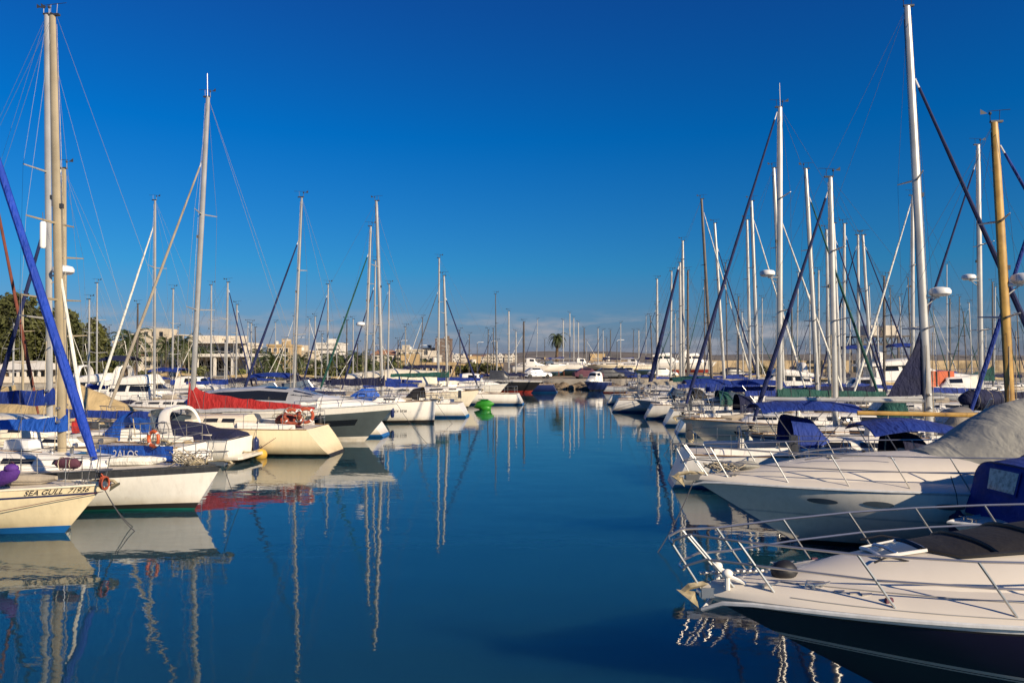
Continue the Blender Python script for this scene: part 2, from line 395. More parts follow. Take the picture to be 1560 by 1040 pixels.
# ---------------------------------------------------------------- small fittings
def radar(parent, c, mat='radome', side=1):
    mb = MB(); mb.lathe([(0, -.12), (.22, -.12), (.30, -.06), (.31, .03), (.26, .11), (.12, .15), (0, .16)], c, 14)
    o = mb.build('radar_dome', mat, parent)
    b = MB(); b.box((c[0] - side * 0.28, c[1], c[2] - 0.16), (0.5, 0.10, 0.05)); b.tube([(c[0] - side * 0.5, c[1], c[2] - 0.5), (c[0] - side * 0.1, c[1], c[2] - 0.17)], 0.02)
    b.build('radar_bracket', 'alu', parent); return o
def cleat(parent, c, rz=0.0, k=1.0):
    mb = MB(); dx, dy = math.cos(rz), math.sin(rz)
    pts = [(c[0] + dx * a * k, c[1] + dy * a * k, c[2] + h * k) for a, h in ((-.13, .075), (-.07, .06), (0, .055), (.07, .06), (.13, .075))]
    mb.tube(pts, [.008 * k, .013 * k, .015 * k, .013 * k, .008 * k], 6)
    for a in (-.04, .04): mb.tube([(c[0] + dx * a * k, c[1] + dy * a * k, c[2]), (c[0] + dx * a * k, c[1] + dy * a * k, c[2] + .055 * k)], .012 * k, 6)
    return mb.build('cleat', 'steel', parent)
def anchor(parent, c, k=1.0, mat='galv'):
    """plough anchor stowed over the bow roller, fluke ahead and below"""
    mb = MB(); x, y, z = c
    mb.tube([(x - .55 * k, y, z + .05 * k), (x - .1 * k, y, z + .09 * k), (x + .10 * k, y, z + .06 * k), (x + .20 * k, y, z - .02 * k)], [.03 * k, .035 * k, .04 * k, .035 * k], 4)
    tip = (x - .02 * k, y, z - .20 * k)
    for s in (1, -1):
        hl, sd, bk = (x + .26 * k, y, z + .03 * k), (x + .15 * k, y + s * .17 * k, z - .05 * k), (x + .02 * k, y, z + .00 * k)
        mb.add([hl, sd, tip, bk], [(0, 1, 2), (0, 3, 1), (1, 3, 2), (0, 2, 3)])
    o = mb.build('anchor', mat, parent, smooth=False)
    r = MB(); r.box((x - .28 * k, y + .07 * k, z), (.5 * k, .015, .12 * k)); r.box((x - .28 * k, y - .07 * k, z), (.5 * k, .015, .12 * k)); r.lathe([(0, -.06), (.05, -.06), (.04, 0), (.05, .06), (0, .06)], (x - .06 * k, y, z - .02), 10, axis='y')
    r.build('bow_roller', 'steel', parent, smooth=False); return o
def hatch(parent, c, sx=0.5, sy=0.5, rz=0.0, tilt=0.0):
    mb = MB(); mb.box((c[0], c[1], c[2] + 0.02), (sx, sy, 0.05), 0, rz, 0.95); mb.box((c[0], c[1], c[2] + 0.05), (sx * 0.82, sy * 0.82, 0.02), 1, rz)
    return mb.build('hatch', ['alu', 'glass'], parent, smooth=False)
def winch(parent, c):
    mb = MB(); mb.lathe([(0, 0), (.075, 0), (.07, .05), (.05, .07), (.05, .12), (.065, .15), (.05, .165), (0, .165)], c, 12)
    return mb.build('winch', 'steel', parent)
def wheel(parent, c, r=0.42):
    mb = MB(); pts = [(c[0], c[1] + r * math.cos(2 * math.pi * i / 20), c[2] + r * math.sin(2 * math.pi * i / 20)) for i in range(20)]
    mb.tube(pts, 0.014, 5, closed=True)
    for i in range(6): a = math.pi * i / 3; mb.tube([c, (c[0], c[1] + r * math.cos(a), c[2] + r * math.sin(a))], 0.008, 4)
    o = mb.build('steering_wheel', 'steel', parent)
    p = MB(); p.box((c[0] + 0.08, c[1], c[2] - 0.35), (0.16, 0.2, 0.75), top=0.7); p.build('pedestal', 'white', parent); return o
def curved_sheet(parent, name, mat, xs, zf, half, arch=0.25, ny=9, th=0.025, sag=0.0):
    """an arched canvas top: rows along x, an arch across"""
    mb = MB(); rows = []
    for i, x in enumerate(xs):
        z = zf(i / (len(xs) - 1)); rows.append([(x, half * f, z - arch * abs(f) ** 2.6 + sag * math.sin(i * 2.1 + f * 5)) for f in [lerp(-1, 1, j / (ny - 1)) for j in range(ny)]])
    low = [[(a, b, c - th) for a, b, c in r] for r in rows]
    mb.grid(rows); mb.grid([r[::-1] for r in low])
    ring = rows[0] + [r[-1] for r in rows[1:]] + rows[-1][::-1][1:] + [r[0] for r in rows[::-1][1:-1]]
    ring2 = [(a, b, c - th) for a, b, c in ring]; mb.grid([ring, ring2], cv=True)
    return mb.build(name, mat, parent, angle=60)

def guard_rails(parent, H, h=0.6, t0=0.10, t1=0.9, n=5, lod=0, lean=0.0, pulpit=True, pushpit=True, solid=False, r=0.011, ahead=0.12, step=0.06, mat='steel'):
    """pulpit, stanchions, lifelines and pushpit along the sheer"""
    rw = r if solid else max(0.006, r * 0.5)
    if lod >= 1: rw = max(rw, 0.008); r = max(r, 0.013)
    ts = [lerp(t0, t1, i / (n - 1)) for i in range(n)]
    one = MB()
    for side in (1, -1):
        tops = []
        for t in ts:
            a = H.sheer(t, side, step); b = a + Vector((lean, -side * 0.02, h)); tops.append((a, b))
            mb = one if lod >= 2 else MB()
            mb.tube([a, b], r, 5)
            if lod < 2: mb.build('stanchion', mat, parent)
        for k in ((1.0, 0.52) if True else (1.0,)):
            mb = one if lod >= 2 else MB()
            pts = [a.lerp(b, k) for a, b in tops]
            if pushpit: e = H.sheer(0.985, side, step); pts = pts + [e + Vector((0, 0, h * k))]
            if not pulpit: pts = [H.sheer(0.02, side, 0.0) + Vector((0, 0, 0.1))] + pts
            mb.tube(pts, rw, 4)
            if lod < 2: mb.build('guard_rail' if solid else 'lifeline', mat if solid else 'wire', parent)
    if pulpit:
        mb = MB() if lod < 2 else one
        for k in (1.0, 0.52):
            L_ = [H.sheer(t0, 1, step) + Vector((lean * k, -0.02, h * k)), H.sheer(t0 * 0.45, 1, step * 0.7) + Vector((lean * k + 0.1, 0, h * k * 1.04))]
            tip = Vector((ahead + lean * k * 0.6, 0, H.sh(0) + H.z0 + h * k * 1.06))
            mid = [L_[1].lerp(tip, 0.6) + Vector((0.06, 0.04, 0))]
            pts = L_ + mid + [tip + Vector((0, 0.08, 0))]; pts = pts + [Vector((p.x, -p.y, p.z)) for p in pts[::-1]]
            mb.tube(pts, r, 5)
        for side in (1, -1):
            a = H.sheer(t0 * 0.45, side, step * 0.6); mb.tube([a, a + Vector((lean + 0.1, 0, h * 1.04))], r, 5)
        tip = Vector((-0.02, 0, H.sh(0) + H.z0)); mb.tube([tip, Vector((ahead + lean * 0.6, 0, H.sh(0) + H.z0 + h * 1.06))], r, 5)
        if lod < 2: mb.build('pulpit', mat, parent)
    if pushpit:
        mb = MB() if lod < 2 else one
        for k in (1.0, 0.52):
            a = [H.sheer(t1, 1, step) + Vector((lean * k, 0, h * k)), H.sheer(0.985, 1, step) + Vector((0, 0, h * k))]
            pts = a + [Vector((p.x, -p.y, p.z)) for p in a[::-1]]; mb.tube(pts, r, 5)
        for side in (1, -1):
            a = H.sheer(0.985, side, step); mb.tube([a, a + Vector((0, 0, h))], r, 5)
        if lod < 2: mb.build('pushpit', mat, parent)
    if lod >= 2: one.build('guard_rail', mat, parent)

# ---------------------------------------------------------------- sailing boats
VX = Vector((0.994, -0.109, 0))
def heading(hx, yaw=0.0): return math.atan2(VX.y, VX.x) + (0 if hx > 0 else math.pi) + R(yaw)

def sailboat(label, D, xb, xt, yt, hx, L=10, B=None, J=None, fb=None, lod=1, hull='white', boot='boot_blue', stripe=None, mast='alu', cover='blue', cov=(0.34, 0.13),
             boomlen=None, boomz=None, boom=True, genoa=None, gr=0.055, stay_frac=0.93, radar_at=None, dodger=None, bimini=None, spreaders=(0.36, 0.66), yaw=0.0, rake=1.0, stern=-0.5,
             mr=None, top=(), fr=(), bot=None, hullmats=None, antenna=0.0, babystay=None, z0=0.0, coach=True, name='sailing_boat', group=None, coachmat=None, backstay=True,
             decklights=True, wells=True, sheerrail='teak', rail_lean=0.0, e=2.0, tw=0.7, coverend=1.0, covp=.7, clutter=True, toprake=None):
    B = B or L * 0.31; J = J or L * 0.36; fb = fb or (0.118 * L, 0.092 * L)
    th = heading(hx, yaw); fwd = Vector((math.cos(th), math.sin(th), 0))
    base = Vector((PX(xb, D), D, 0)); org = base + fwd * J
    t = thing(name, label, 'sailboat', (org.x, org.y, z0), th, group)
    H = Hull(L, B, fb, rake, stern, tw=tw, e=e, d=0.4 if z0 == 0 else 0.9)
    if hullmats is None:
        hullmats = [hull, boot, stripe or hull, 'antifoul']
        top = top or (((0.10, 0), (0.05, 2)) if stripe else ())
        bot = bot or ((0.13, 1),)
    H.build(t, hullmats, top, fr, bot or ((0.13, 1),), n=26 if lod < 2 else 16)
    H.deck(t, 'deck', cockpit=(0.70, 0.93) if wells else None, n=24 if lod < 2 else 14)
    H.rail(t, 'toe_rail', sheerrail, 0.022, n=20 if lod < 2 else 12)
    zd = lambda x: H.sh(H.at_x(x))
    # coachroof
    cw = B * 0.33; mx = -J
    ztop = zd(mx) + 0.40
    if coach:
        x0, x1 = -J + 1.35 * L / 10, -0.70 * L
        st = [(x0, cw * .45, zd(x0) - .02, zd(x0) + .08, 3.2, .12), (x0 - .35, cw * .62, zd(x0) - .02, zd(x0) + .26, 3.4, .12), (mx, cw * .88, zd(mx) - .02, zd(mx) + .38, 3.6, .12),
              (lerp(mx, x1, .55), cw, zd(-L * .5) - .02, zd(-L * .5) + .46, 3.6, .12), (x1, cw * .98, zd(x1) - .02, zd(x1) + .50, 3.6, .12)]
        mb = MB(); S = loft_mesh(mb, st, 12, 2); c = mb.build('coachroof', coachmat or ('white' if hull != 'cream' else 'ivory'), t, angle=45)
        for v0, v1 in ((.075, .19), (.925, .81)):
            wl = [(1.15, 1.75), (2.1, 2.55), (2.7, 3.15), (3.3, 3.75)] if lod < 2 else [(1.3, 2.0), (2.3, 3.7)]
            for a, b in wl: g = MB(); surf_patch(g, S, a, b, v0, v1); g.build('window', 'glass', c)
        if lod < 2:
            hatch(c, (lerp(x0, mx, 0.55), 0, zd(mx) + .30)); hatch(c, (mx - 1.1, 0, zd(mx) + .415), 0.4, 0.4)
            g = MB(); hr = [S(lerp(2.1, 3.8, i / 8), .36) + Vector((0, 0, .06)) for i in range(9)]; g.tube(hr, .012, 5); hr2 = [Vector((p.x, -p.y, p.z)) for p in hr]; g.tube(hr2, .012, 5); g.build('hand_rail', 'teak', c)
    # cockpit coamings, wheel, winches
    if lod < 2:
        for sd in (1, -1):
            cm = MB(); st = [(-.69 * L, .10, zd(-.69 * L) - .02, zd(-.69 * L) + .24, 3, .2), (-.94 * L, .09, zd(-.94 * L) - .02, zd(-.94 * L) + .18, 3, .2)]
            loft_mesh(cm, [tuple(s_) for s_ in st], 8, 3); cm.v = [(x, y + sd * H.hb(.8) * .70, z) for x, y, z in cm.v]; cm.build('coaming', 'white', t)
            winch(t, (-.78 * L, sd * H.hb(.8) * .70, zd(-.78 * L) + .21))
        wheel(t, (-.86 * L, 0, zd(-.86 * L) + .35))
        for sd in (1, -1): cleat(t, (-.06 * L, sd * H.hb(.06) * .6, zd(-.06 * L) + .02))
        anchor(t, (0.12, 0, fb[0] + 0.02), 0.9)
    # mast
    ptop = P(xt, yt, D); pb = P(xb, 600, D)
    zb = (zd(mx) + .36 if coach else zd(mx)); zt = ptop.z - z0
    dx = (ptop.x - PX(xb, D)) * (1 if hx > 0 else -1)
    top_ = Vector((mx + dx, 0, zt)); foot = Vector((mx, 0, zb))
    mr = mr or (0.085 if L > 9 else 0.07)
    mb = MB(); mb.tube([foot.lerp(top_, k) for k in (0, .3, .6, .85, 1)], [mr, mr, mr, mr * .92, mr * .75], 10, ry=0.72)
    ms = mb.build('mast', mast, t)
    if lod < 2:
        tr = MB(); tr.tube([foot.lerp(top_, .05) + Vector((-mr * 1.02, 0, 0)), foot.lerp(top_, .97) + Vector((-mr * .80, 0, 0))], .014, 4); tr.build('mast_track', 'charcoal', ms)
        tr = MB(); tr.tube([foot.lerp(top_, .03) + Vector((mr * 1.5, .07, 0)), foot.lerp(top_, .5) + Vector((mr * 1.35, .05, 0)), foot.lerp(top_, .98) + Vector((mr * .9, .02, 0))], .007, 4); tr.build('halyard', 'rope', ms)
        tr = MB(); c = foot.lerp(top_, .56); tr.box((c.x + mr * 1.1, 0, c.z), (.10, .08, .12)); tr.build('steaming_light', 'charcoal', ms)
        for k in (.07, .10):
            tr = MB(); c = foot.lerp(top_, k); tr.lathe([(0, 0), (.05, 0), (.045, .03), (.035, .05), (.04, .09), (0, .10)], (c.x, c.y - mr * .68, c.z), 8, axis='y'); tr.build('mast_winch', 'steel', ms)
    mh = MB(); mh.box((top_.x + .05, 0, zt + .02), (.30, .09, .05)); mh.tube([(top_.x + .12, 0, zt), (top_.x + .14, 0, zt + .32)], .008, 4); mh.tube([(top_.x - .16, 0, zt + .30), (top_.x + .40, 0, zt + .33)], .008, 4)
    mh.tube([(top_.x - .10, 0, zt), (top_.x - .10, 0, zt + .22)], .01, 4); mh.ball((top_.x - .10, 0, zt + .24), .045, 6, 4); mh.add([(top_.x - .16, 0, zt + .24), (top_.x - .34, 0, zt + .36), (top_.x - .34, 0, zt + .22)], [(0, 1, 2)])
    mh.build('masthead_fittings', 'charcoal', ms)
    if antenna: a = MB(); a.tube([(top_.x, .04, zt), (top_.x + .02, .04, zt + antenna)], .014, 4); a.build('whip_antenna', 'white', ms)
    tips = []
    for k in spreaders:
        c = foot.lerp(top_, k); sw = B * (.36 if k < .5 else .29)
        for sd in (1, -1):
            tip = c + Vector((-.18, sd * sw, .06)); s_ = MB(); s_.tube([c + Vector((0, sd * mr * .5, 0)), tip], [.035, .02], 5); s_.build('spreader', mast if mast != 'yellowwood' else 'alu', ms); tips.append((k, sd, tip))
    # standing rigging
    wr = 0.004 if D < 28 else 0.0055
    def wire(name, pts):
        q = MB(); q.tube(pts, wr, 4, caps=False); return q.build(name, 'wire', t)
    fsp = Vector((-.08, 0, fb[0] + .05)); fst = foot.lerp(top_, stay_frac) + Vector((mr, 0, 0))
    if lod < 2 or D < 75:
        for sd in (1, -1):
            cp = Vector((mx - .12, sd * (H.hb(H.at_x(mx)) - .08), zd(mx)))
            path = [cp] + [tp for k, s2, tp in sorted(tips) if s2 == sd] + [top_ - Vector((0, 0, .15))]
            wire('shroud', path)
            if tips: lk = min(spreaders); wire('shroud', [cp + Vector((-.45, 0, 0)), foot.lerp(top_, lk - .02)])
        if backstay: wire('backstay', [top_, Vector((-L + .15, 0, zd(-L) + .05))])
    if genoa is None or lod < 2: wire('forestay', [fsp, fst])
    if genoa:
        n = 14; g = MB(); pts = [fsp.lerp(fst, lerp(.045, .975, i / n)) for i in range(n + 1)]
        g.tube(pts, [gr * (0.5 + 0.9 * min(1, (i + .6) / 2.0)) * (1.05 - .62 * i / n) * rnd(.93, 1.07) for i in range(n + 1)], 8)
        f = g.build('furled_sail', 'navysail' if genoa == 'navycloth' else genoa, t)
        sw = MB(); sw.tube([fsp.lerp(fst, .965), fsp.lerp(fst, 1.0)], gr * .42, 6); sw.build('swivel', 'radome', f)
        dr = MB(); dr.lathe([(0, -.06), (.11, -.06), (.10, -.04), (.05, -.03), (.05, .03), (.10, .04), (.11, .06), (0, .06)], tuple(fsp + Vector((-.03, 0, .16))), 10); dr.build('furling_drum', 'black', f)
    if babystay:
        q = MB(); a = Vector((-J + babystay[0], 0, zd(-1) + .1)); b = foot.lerp(top_, babystay[1]); q.tube([a.lerp(b, .04), a.lerp(b, .5), b], [.045, .05, .03], 7); q.build('furled_staysail', babystay[2], t)
    # boom and cover
    if boom:
        E = boomlen or L * .37; bz = boomz or zb + .62; bz2 = bz + .04
        q = MB(); q.tube([(mx + dx * .06 - mr, 0, bz), (mx - E, 0, bz2)], .06, 8, ry=.7); bo = q.build('boom', mast if cover or mast == 'yellowwood' else 'alu', t)
        wire('topping_lift', [(mx - E, 0, bz2), top_])
        sh = MB(); sh.tube([(mx - E * .8, 0, bz2 - .05), (mx - E * .8 - .1, 0, zd(-.8 * L) + .25)], .02, 4); sh.build('mainsheet', 'rope', t)
        if cover:
            n = 12; st = []
            for i in range(n + 1):
                k = i / n; x = mx + .10 - k * (E * coverend + .05); hh = lerp(cov[0], cov[1], k ** covp) * (1 + .06 * math.sin(i * 2.3)) * (1.0 if i else 1.12)
                st.append((x, lerp(.17, .085, k ** .6) * (1 + .06 * math.sin(i * 1.7)), bz - .06 - .03 * math.sin(i * 1.1), bz + hh, 2.1, .45))
            q = MB(); Sc = loft_mesh(q, st, 12, 3); q.v = [(x, y + .018 * noise.noise(Vector((x * 2.2, z * 3, D))), z + .03 * noise.noise(Vector((x * 3.1, y * 6, D)))) for x, y, z in q.v]; q.build('sail_cover', cover, bo, angle=70)
            if lod < 2:
                for k in (1.5, 3.6, 5.7, 7.8, 9.9): q = MB(); q.tube([Sc(k, j / 10) + Vector((0, 0, .008)) for j in range(11)], .013, 4); q.build('sail_tie', 'darkrope', bo)
    # canvas
    if dodger:
        x0, x1 = -.66 * L, -.74 * L; z = zd(-.7 * L)
        st = [(x0 + .15, cw * .80, z + .38, z + .46, 2.6, 0), (x0 - .25, cw * 1.02, z + .2, z + 1.0, 2.8, .1), (x1, cw * 1.06, z + .2, z + 1.12, 2.8, .1)]
        q = MB(); S = loft_mesh(q, st, 12, 3, caps=False); do = q.build('spray_hood', dodger, t, angle=70)
        g = MB(); surf_patch(g, S, .25, .9, .36, .64, 4, 6, .012); g.build('hood_window', 'clearvinyl', do)
    if bimini:
        xs = [-.78 * L - .25 * L * i / 6 * .9 for i in range(7)]; z = zd(-.85 * L) + 1.85
        bo_ = curved_sheet(t, 'bimini', bimini, xs, lambda u: z + .10 * math.sin(math.pi * u), B * .38, .22, sag=.008)
        q = MB()
        for x in (xs[1], xs[-2]):
            for sd in (1, -1):
                q = MB(); q.tube([(x, sd * B * .38, z - .2), (-.86 * L, sd * H.hb(.86) * .93, zd(-.86 * L))], .014, 5); q.build('bimini_pole', 'steel', bo_)
    if radar_at: c = foot.lerp(top_, radar_at); radar(ms, (c.x + .38 + mr, 0, c.z), side=1)
    guard_rails(t, H, .6, .08, .90, 6 if L > 9 else 5, lod, rail_lean)
    if clutter and lod < 2: deck_clutter(t, H, L, zd, mx, zb); extras(t, H, L, B, zd, cw, dodger, bimini)
    return t, H

def extras(t, H, L, B, zd, cw, dodger, bimini):
    rs = random.Random(int(L * 37 + H.fb[0] * 911 + t.location.x * 13))
    if not dodger and dodger != 0 and rs.random() < .75:
        x0, x1 = -.66 * L, -.74 * L; z = zd(-.7 * L)
        st = [(x0 + .15, cw * .80, z + .38, z + .46, 2.6, 0), (x0 - .25, cw * 1.02, z + .2, z + .92, 2.8, .1), (x1, cw * 1.06, z + .2, z + 1.02, 2.8, .1)]
        q = MB(); S = loft_mesh(q, st, 12, 3, caps=False); do = q.build('spray_hood', rs.choice(['navycloth', 'blackcloth', 'blue', 'greencloth', 'greytan']), t, angle=70)
        g = MB(); surf_patch(g, S, .25, .9, .36, .64, 4, 6, .012); g.build('hood_window', 'clearvinyl', do)
    for sd in (1, -1):
        q = MB(); x = -.34 * L; y = sd * cw * .5; z = zd(x) + .38; q.tube([(x, y, z), (x, y, z + .16), (x + .05, y, z + .22), (x + .13, y, z + .22)], [.045, .045, .05, .07], 8); q.build('vent_cowl', 'steel', t)
    if rs.random() < .6:
        q = MB(); q.box((-.985 * L, rs.choice((1, -1)) * B * .18, zd(-L) + .55), (.22, .26, .52), 0, 0, .8); q.v = [(x, y, z) for x, y, z in q.v]; q.build('outboard_motor', 'charcoal', t, smooth=False)
    if rs.random() < .6:
        q = MB(); q.box((-.50 * L, 0, zd(-.5 * L) + .58), (.75, .45, .26), 0, 0, .9); q.build('life_raft', rs.choice(['radome', 'greytan', 'charcoal']), t, smooth=False)
    if rs.random() < .7:
        q = MB()
        for i in range(5): c = Vector((-.86 * L + rs.uniform(-.8, .8), rs.uniform(-.5, .5), zd(-.8 * L) - .1 + rs.uniform(0, .2))); q.ball(c, (rs.uniform(.15, .35), rs.uniform(.12, .3), .12), 8, 5)
        q.build('cockpit_cushion', rs.choice(['darkblue', 'tan', 'maroon', 'charcoal']), t)
    q = MB(); x = -.22 * L; z = zd(x) + .12
    q.tube([(x - .5, -.25, z), (x, -.2, z + .04), (x + .5, .05, z), (x + .9, .0, z + .05)], [.10, .14, .12, .05], 8); q.build('folded_sail', rs.choice(['greytan', 'sailcloth', 'navycloth']), t)

def deck_clutter(t, H, L, zd, mx, zb):
    """halyards at the mast foot, coiled ropes and a deck box: the small gear every boat carries"""
    q = MB(); q.tube([(mx + .14, .05, zb + 3.2), (mx + .12, .06, zb + .3), (mx + .2, .1, zb + .1)], .012, 4); q.tube([(mx - .1, -.08, zb + 2.8), (mx - .14, -.1, zb + .1)], .012, 4); q.build('halyard', 'rope', t)
    q = MB(); x = mx - .3; y = .3
    for i in range(4): q.tube([(x + (.13 + .02 * i) * math.cos(a * .628), y + (.13 + .02 * i) * math.sin(a * .628), zb + .05 + .02 * i) for a in range(10)], .014, 4, closed=True)
    q.build('rope_coil', 'rope', t)
    for sd in (1, -1): winch(t, (mx - .12, sd * .22, zb + .0))
# ---------------------------------------------------------------- motor boats
def windscreen(parent, xf, xa, w0, z0, h, rake=0.45, mat='greyglass', n=14, frame='steel', narrow=0.86, cover=None):
    """a wrap-round screen: base curve xf (front) to xa (aft ends)"""
    mb = MB(); base = []; topr = []
    for i in range(n + 1):
        a = math.pi * i / n; c, s = math.cos(a), math.sin(a)
        x = xa + (xf - xa) * abs(s) ** .55; y = w0 * math.copysign(abs(c) ** .6, c)
        hh = h * (0.55 + .45 * s)
        base.append(Vector((x, y, z0))); topr.append(Vector((x - rake * (0.4 + .6 * s), y * narrow, z0 + hh)))
    mb.grid([base, topr]); mb.grid([[p - Vector((.02, 0, 0)) for p in base][::-1], [p - Vector((.02, 0, 0)) for p in topr][::-1]])
    o = mb.build('windscreen', mat, parent, angle=60)
    f = MB(); f.tube(topr, .02, 5); f.tube(base, .02, 5)
    for i in (2, 5, n - 5, n - 2): f.tube([base[i], topr[i]], .015, 4)
    f.build('windscreen_frame', frame, o); return o

def cruiser(label, D, px, hx, L=8, B=None, fb=None, end='bow', hull=('white', 'boot_blue', 'antifoul'), top=(), fr=(), bot=((0.08, 1),), rake=1.3, houses=(), screen=None, arch=None,
            tops=(), rails=True, ports=(), yaw=0.0, lod=1, z0=0.0, name='motor_boat', group=None, wells=True, e=2.4, platform=0.0, deckmat='deck', hatches=(), lean=0.15, rub='greywhite', rail_t=(0.08, 0.55), railn=5, railh=0.55,
            seats=True, tw=0.88, q=(1.0, 2.4), cat='motorboat', p=(1.5, 0.9), d=0.45, edge=0.0):
    B = B or L * .33; fb = fb or (.15 * L, .11 * L)
    th = heading(hx, yaw); fwd = Vector((math.cos(th), math.sin(th), 0))
    org = Vector((PX(px, D), D, 0))
    if end == 'stern': org = org + fwd * L
    t = thing(name, label, cat, (org.x, org.y, z0), th, group)
    H = Hull(L, B, fb, rake, -0.05, tw=tw, tm=.62, e=e, q=q, p=p, d=d, edge=edge)
    H.build(t, list(hull), top, fr, bot, n=28 if lod < 2 else 14)
    H.deck(t, deckmat, camber=.09, cockpit=(.60, .93) if wells else None, wellmat='deck', depth=.5, n=22 if lod < 2 else 12)
    H.rail(t, 'rub_rail', rub, .025, off=.008, drop=.02, n=20)
    zd = lambda x: H.sh(H.at_x(x))
    for hs in houses:
        st = [(x * L, w_ * B / 2, zd(x * L) + a, zd(x * L) + b + edge * .8, ex, tb) for x, w_, a, b, ex, tb in hs['st']]
        mb = MB(); S = loft_mesh(mb, st, 14, 3); o = mb.build(hs.get('name', 'cabin'), hs.get('mat', 'white'), t, angle=45)
        for (u0, u1, v0, v1) in hs.get('win', ()): g = MB(); surf_patch(g, S, u0, u1, v0, v1, 8, 4); g.build('window', hs.get('glass', 'glass'), o)
        for (u, v, sx, sy) in hs.get('hatch', ()): c = S(u, v); hatch(o, (c.x, c.y, c.z), sx, sy)
    for sp in ports:
        shape, t0, t1, f0, f1 = sp[:5]
        for sd in (1, -1): g = MB(); H.patch(g, t0, t1, f0, f1, sd, shape); g.build('porthole' if shape != 'rect' else 'hull_window', 'glass' if shape == 'rect' else 'greyglass', t)
    if screen: windscreen(t, screen[0] * L, screen[1] * L, screen[2] * B / 2, zd(screen[0] * L) + screen[3], screen[4], screen[5] if len(screen) > 5 else .45, screen[6] if len(screen) > 6 else 'greyglass')
    if arch:
        x, wf, h, lean_, m = arch; q_ = MB(); rows = []
        for i in range(13):
            a = math.pi * i / 12; c, s = math.cos(a), math.sin(a)
            y = wf * B / 2 * math.copysign(abs(c) ** .5, c); z = zd(x * L) + h * abs(s) ** .55; xx = x * L + lean_ * abs(s) ** .55
            k = 1.25 - .5 * abs(s); rows.append([(xx + .22 * k, y, z), (xx + .1 * k, y * 1.04, z + .07), (xx - .22 * k, y * 1.04, z + .07), (xx - .22 * k, y * .96, z - .05), (xx + .1 * k, y * .96, z - .05)])
        q_.grid(rows, cv=True); o = q_.build('radar_arch', m, t, angle=45)
        q_ = MB(); q_.tube([(x * L + lean_, .4, zd(x * L) + h), (x * L + lean_ - .3, .4, zd(x * L) + h + 1.6)], .012, 4); q_.build('whip_antenna', 'white', o)
    for tp in tops:
        x0, x1, wf, h, m = tp[:5]; xs = [lerp(x0, x1, i / 6) * L for i in range(7)]; z = zd(x0 * L) + h
        o = curved_sheet(t, 'canopy', m, xs, lambda u: z + .10 * math.sin(math.pi * u), wf * B / 2, .28, sag=.008)
        q_ = MB()
        for x in (xs[1], xs[-2]):
            for sd in (1, -1): q_ = MB(); q_.tube([(x, sd * wf * B / 2, z - .24), (lerp(xs[1], xs[-2], .5), sd * H.hb(.8) * .92, zd(x))], .013, 5); q_.build('canopy_pole', 'steel', o)
    if seats and wells and lod < 2:
        q_ = MB(); zz = zd(-.8 * L)
        for sd in (1, -1): q_.box((-.86 * L, sd * B * .22, zz - .05), (.5, B * .3, .5), top=.92)
        q_.box((-.66 * L, -B * .18, zz + .2), (.4, .5, .9), top=.8); q_.build('seat', 'ivory', t)
    if rails: guard_rails(t, H, railh, rail_t[0], rail_t[1], railn, lod, lean, pushpit=False, solid=True, r=.0125)
    if platform:
        q_ = MB(); z = .28; b = H.hb(1) * .95
        q_.grid([[(-L + .1, -b, z), (-L + .1, b, z)], [(-L - platform * .8, -b, z), (-L - platform * .8, b, z)], [(-L - platform, -b * .8, z), (-L - platform, b * .8, z)]])
        q_.grid([[(-L + .1, -b, z - .09), (-L + .1, b, z - .09)], [(-L - platform * .8, -b, z - .09), (-L - platform * .8, b, z - .09)], [(-L - platform, -b * .8, z - .09), (-L - platform, b * .8, z - .09)]])
        q_.grid([[(-L + .1, -b, z - .09), (-L + .1, -b, z)], [(-L - platform * .8, -b, z - .09), (-L - platform * .8, -b, z)], [(-L - platform, -b * .8, z - .09), (-L - platform, -b * .8, z)], [(-L - platform, b * .8, z - .09), (-L - platform, b * .8, z)], [(-L - platform * .8, b, z - .09), (-L - platform * .8, b, z)], [(-L + .1, b, z - .09), (-L + .1, b, z)]])
        q_.build('swim_platform', 'white', t, smooth=False)
    if lod < 2:
        for sd in (1, -1):
            for tt in (.07, .5): c = H.sheer(tt, sd, .14); cleat(t, (c.x, c.y, c.z - .01), 0, 1.0)
    t_ = (t, H, zd)
    return t_

SPORT = dict(houses=[dict(st=[(-.09, .12, -.02, .03, 2.6, .1), (-.16, .34, -.02, .16, 2.6, .15), (-.28, .58, -.02, .34, 2.8, .15), (-.40, .70, -.02, .46, 3, .15), (-.56, .78, -.02, .46, 3.2, .1)], win=[(2.1, 3.6, .10, .2), (2.1, 3.6, .9, .8)], hatch=[(1.6, .5, .45, .45)])],
             screen=(-.40, -.60, .74, .36, .62))
FLY = dict(houses=[dict(st=[(-.10, .15, -.02, .05, 2.6, .1), (-.20, .45, -.02, .30, 2.8, .15), (-.32, .66, -.02, .50, 3, .15), (-.36, .68, -.02, .55, 3, .1)], hatch=[(1.4, .5, .45, .45)]),
                   dict(name='saloon', st=[(-.33, .66, .3, .52, 3.4, .1), (-.42, .74, -.02, 1.25, 3.6, .12), (-.60, .80, -.02, 1.32, 3.8, .10), (-.76, .80, -.02, 1.32, 3.8, .10)], win=[(.35, .85, .30, .70), (1.05, 1.9, .12, .26), (1.05, 1.9, .88, .74), (2.05, 2.9, .12, .26), (2.05, 2.9, .88, .74)]),
                   dict(name='flybridge', st=[(-.40, .45, 1.2, 1.36, 3, .1), (-.45, .62, 1.2, 1.80, 3.2, -.06), (-.62, .70, 1.2, 1.72, 3.4, -.06), (-.84, .72, 1.2, 1.42, 3.4, -.05)])],
           arch=(-.72, .66, 2.35, .2, 'white'))
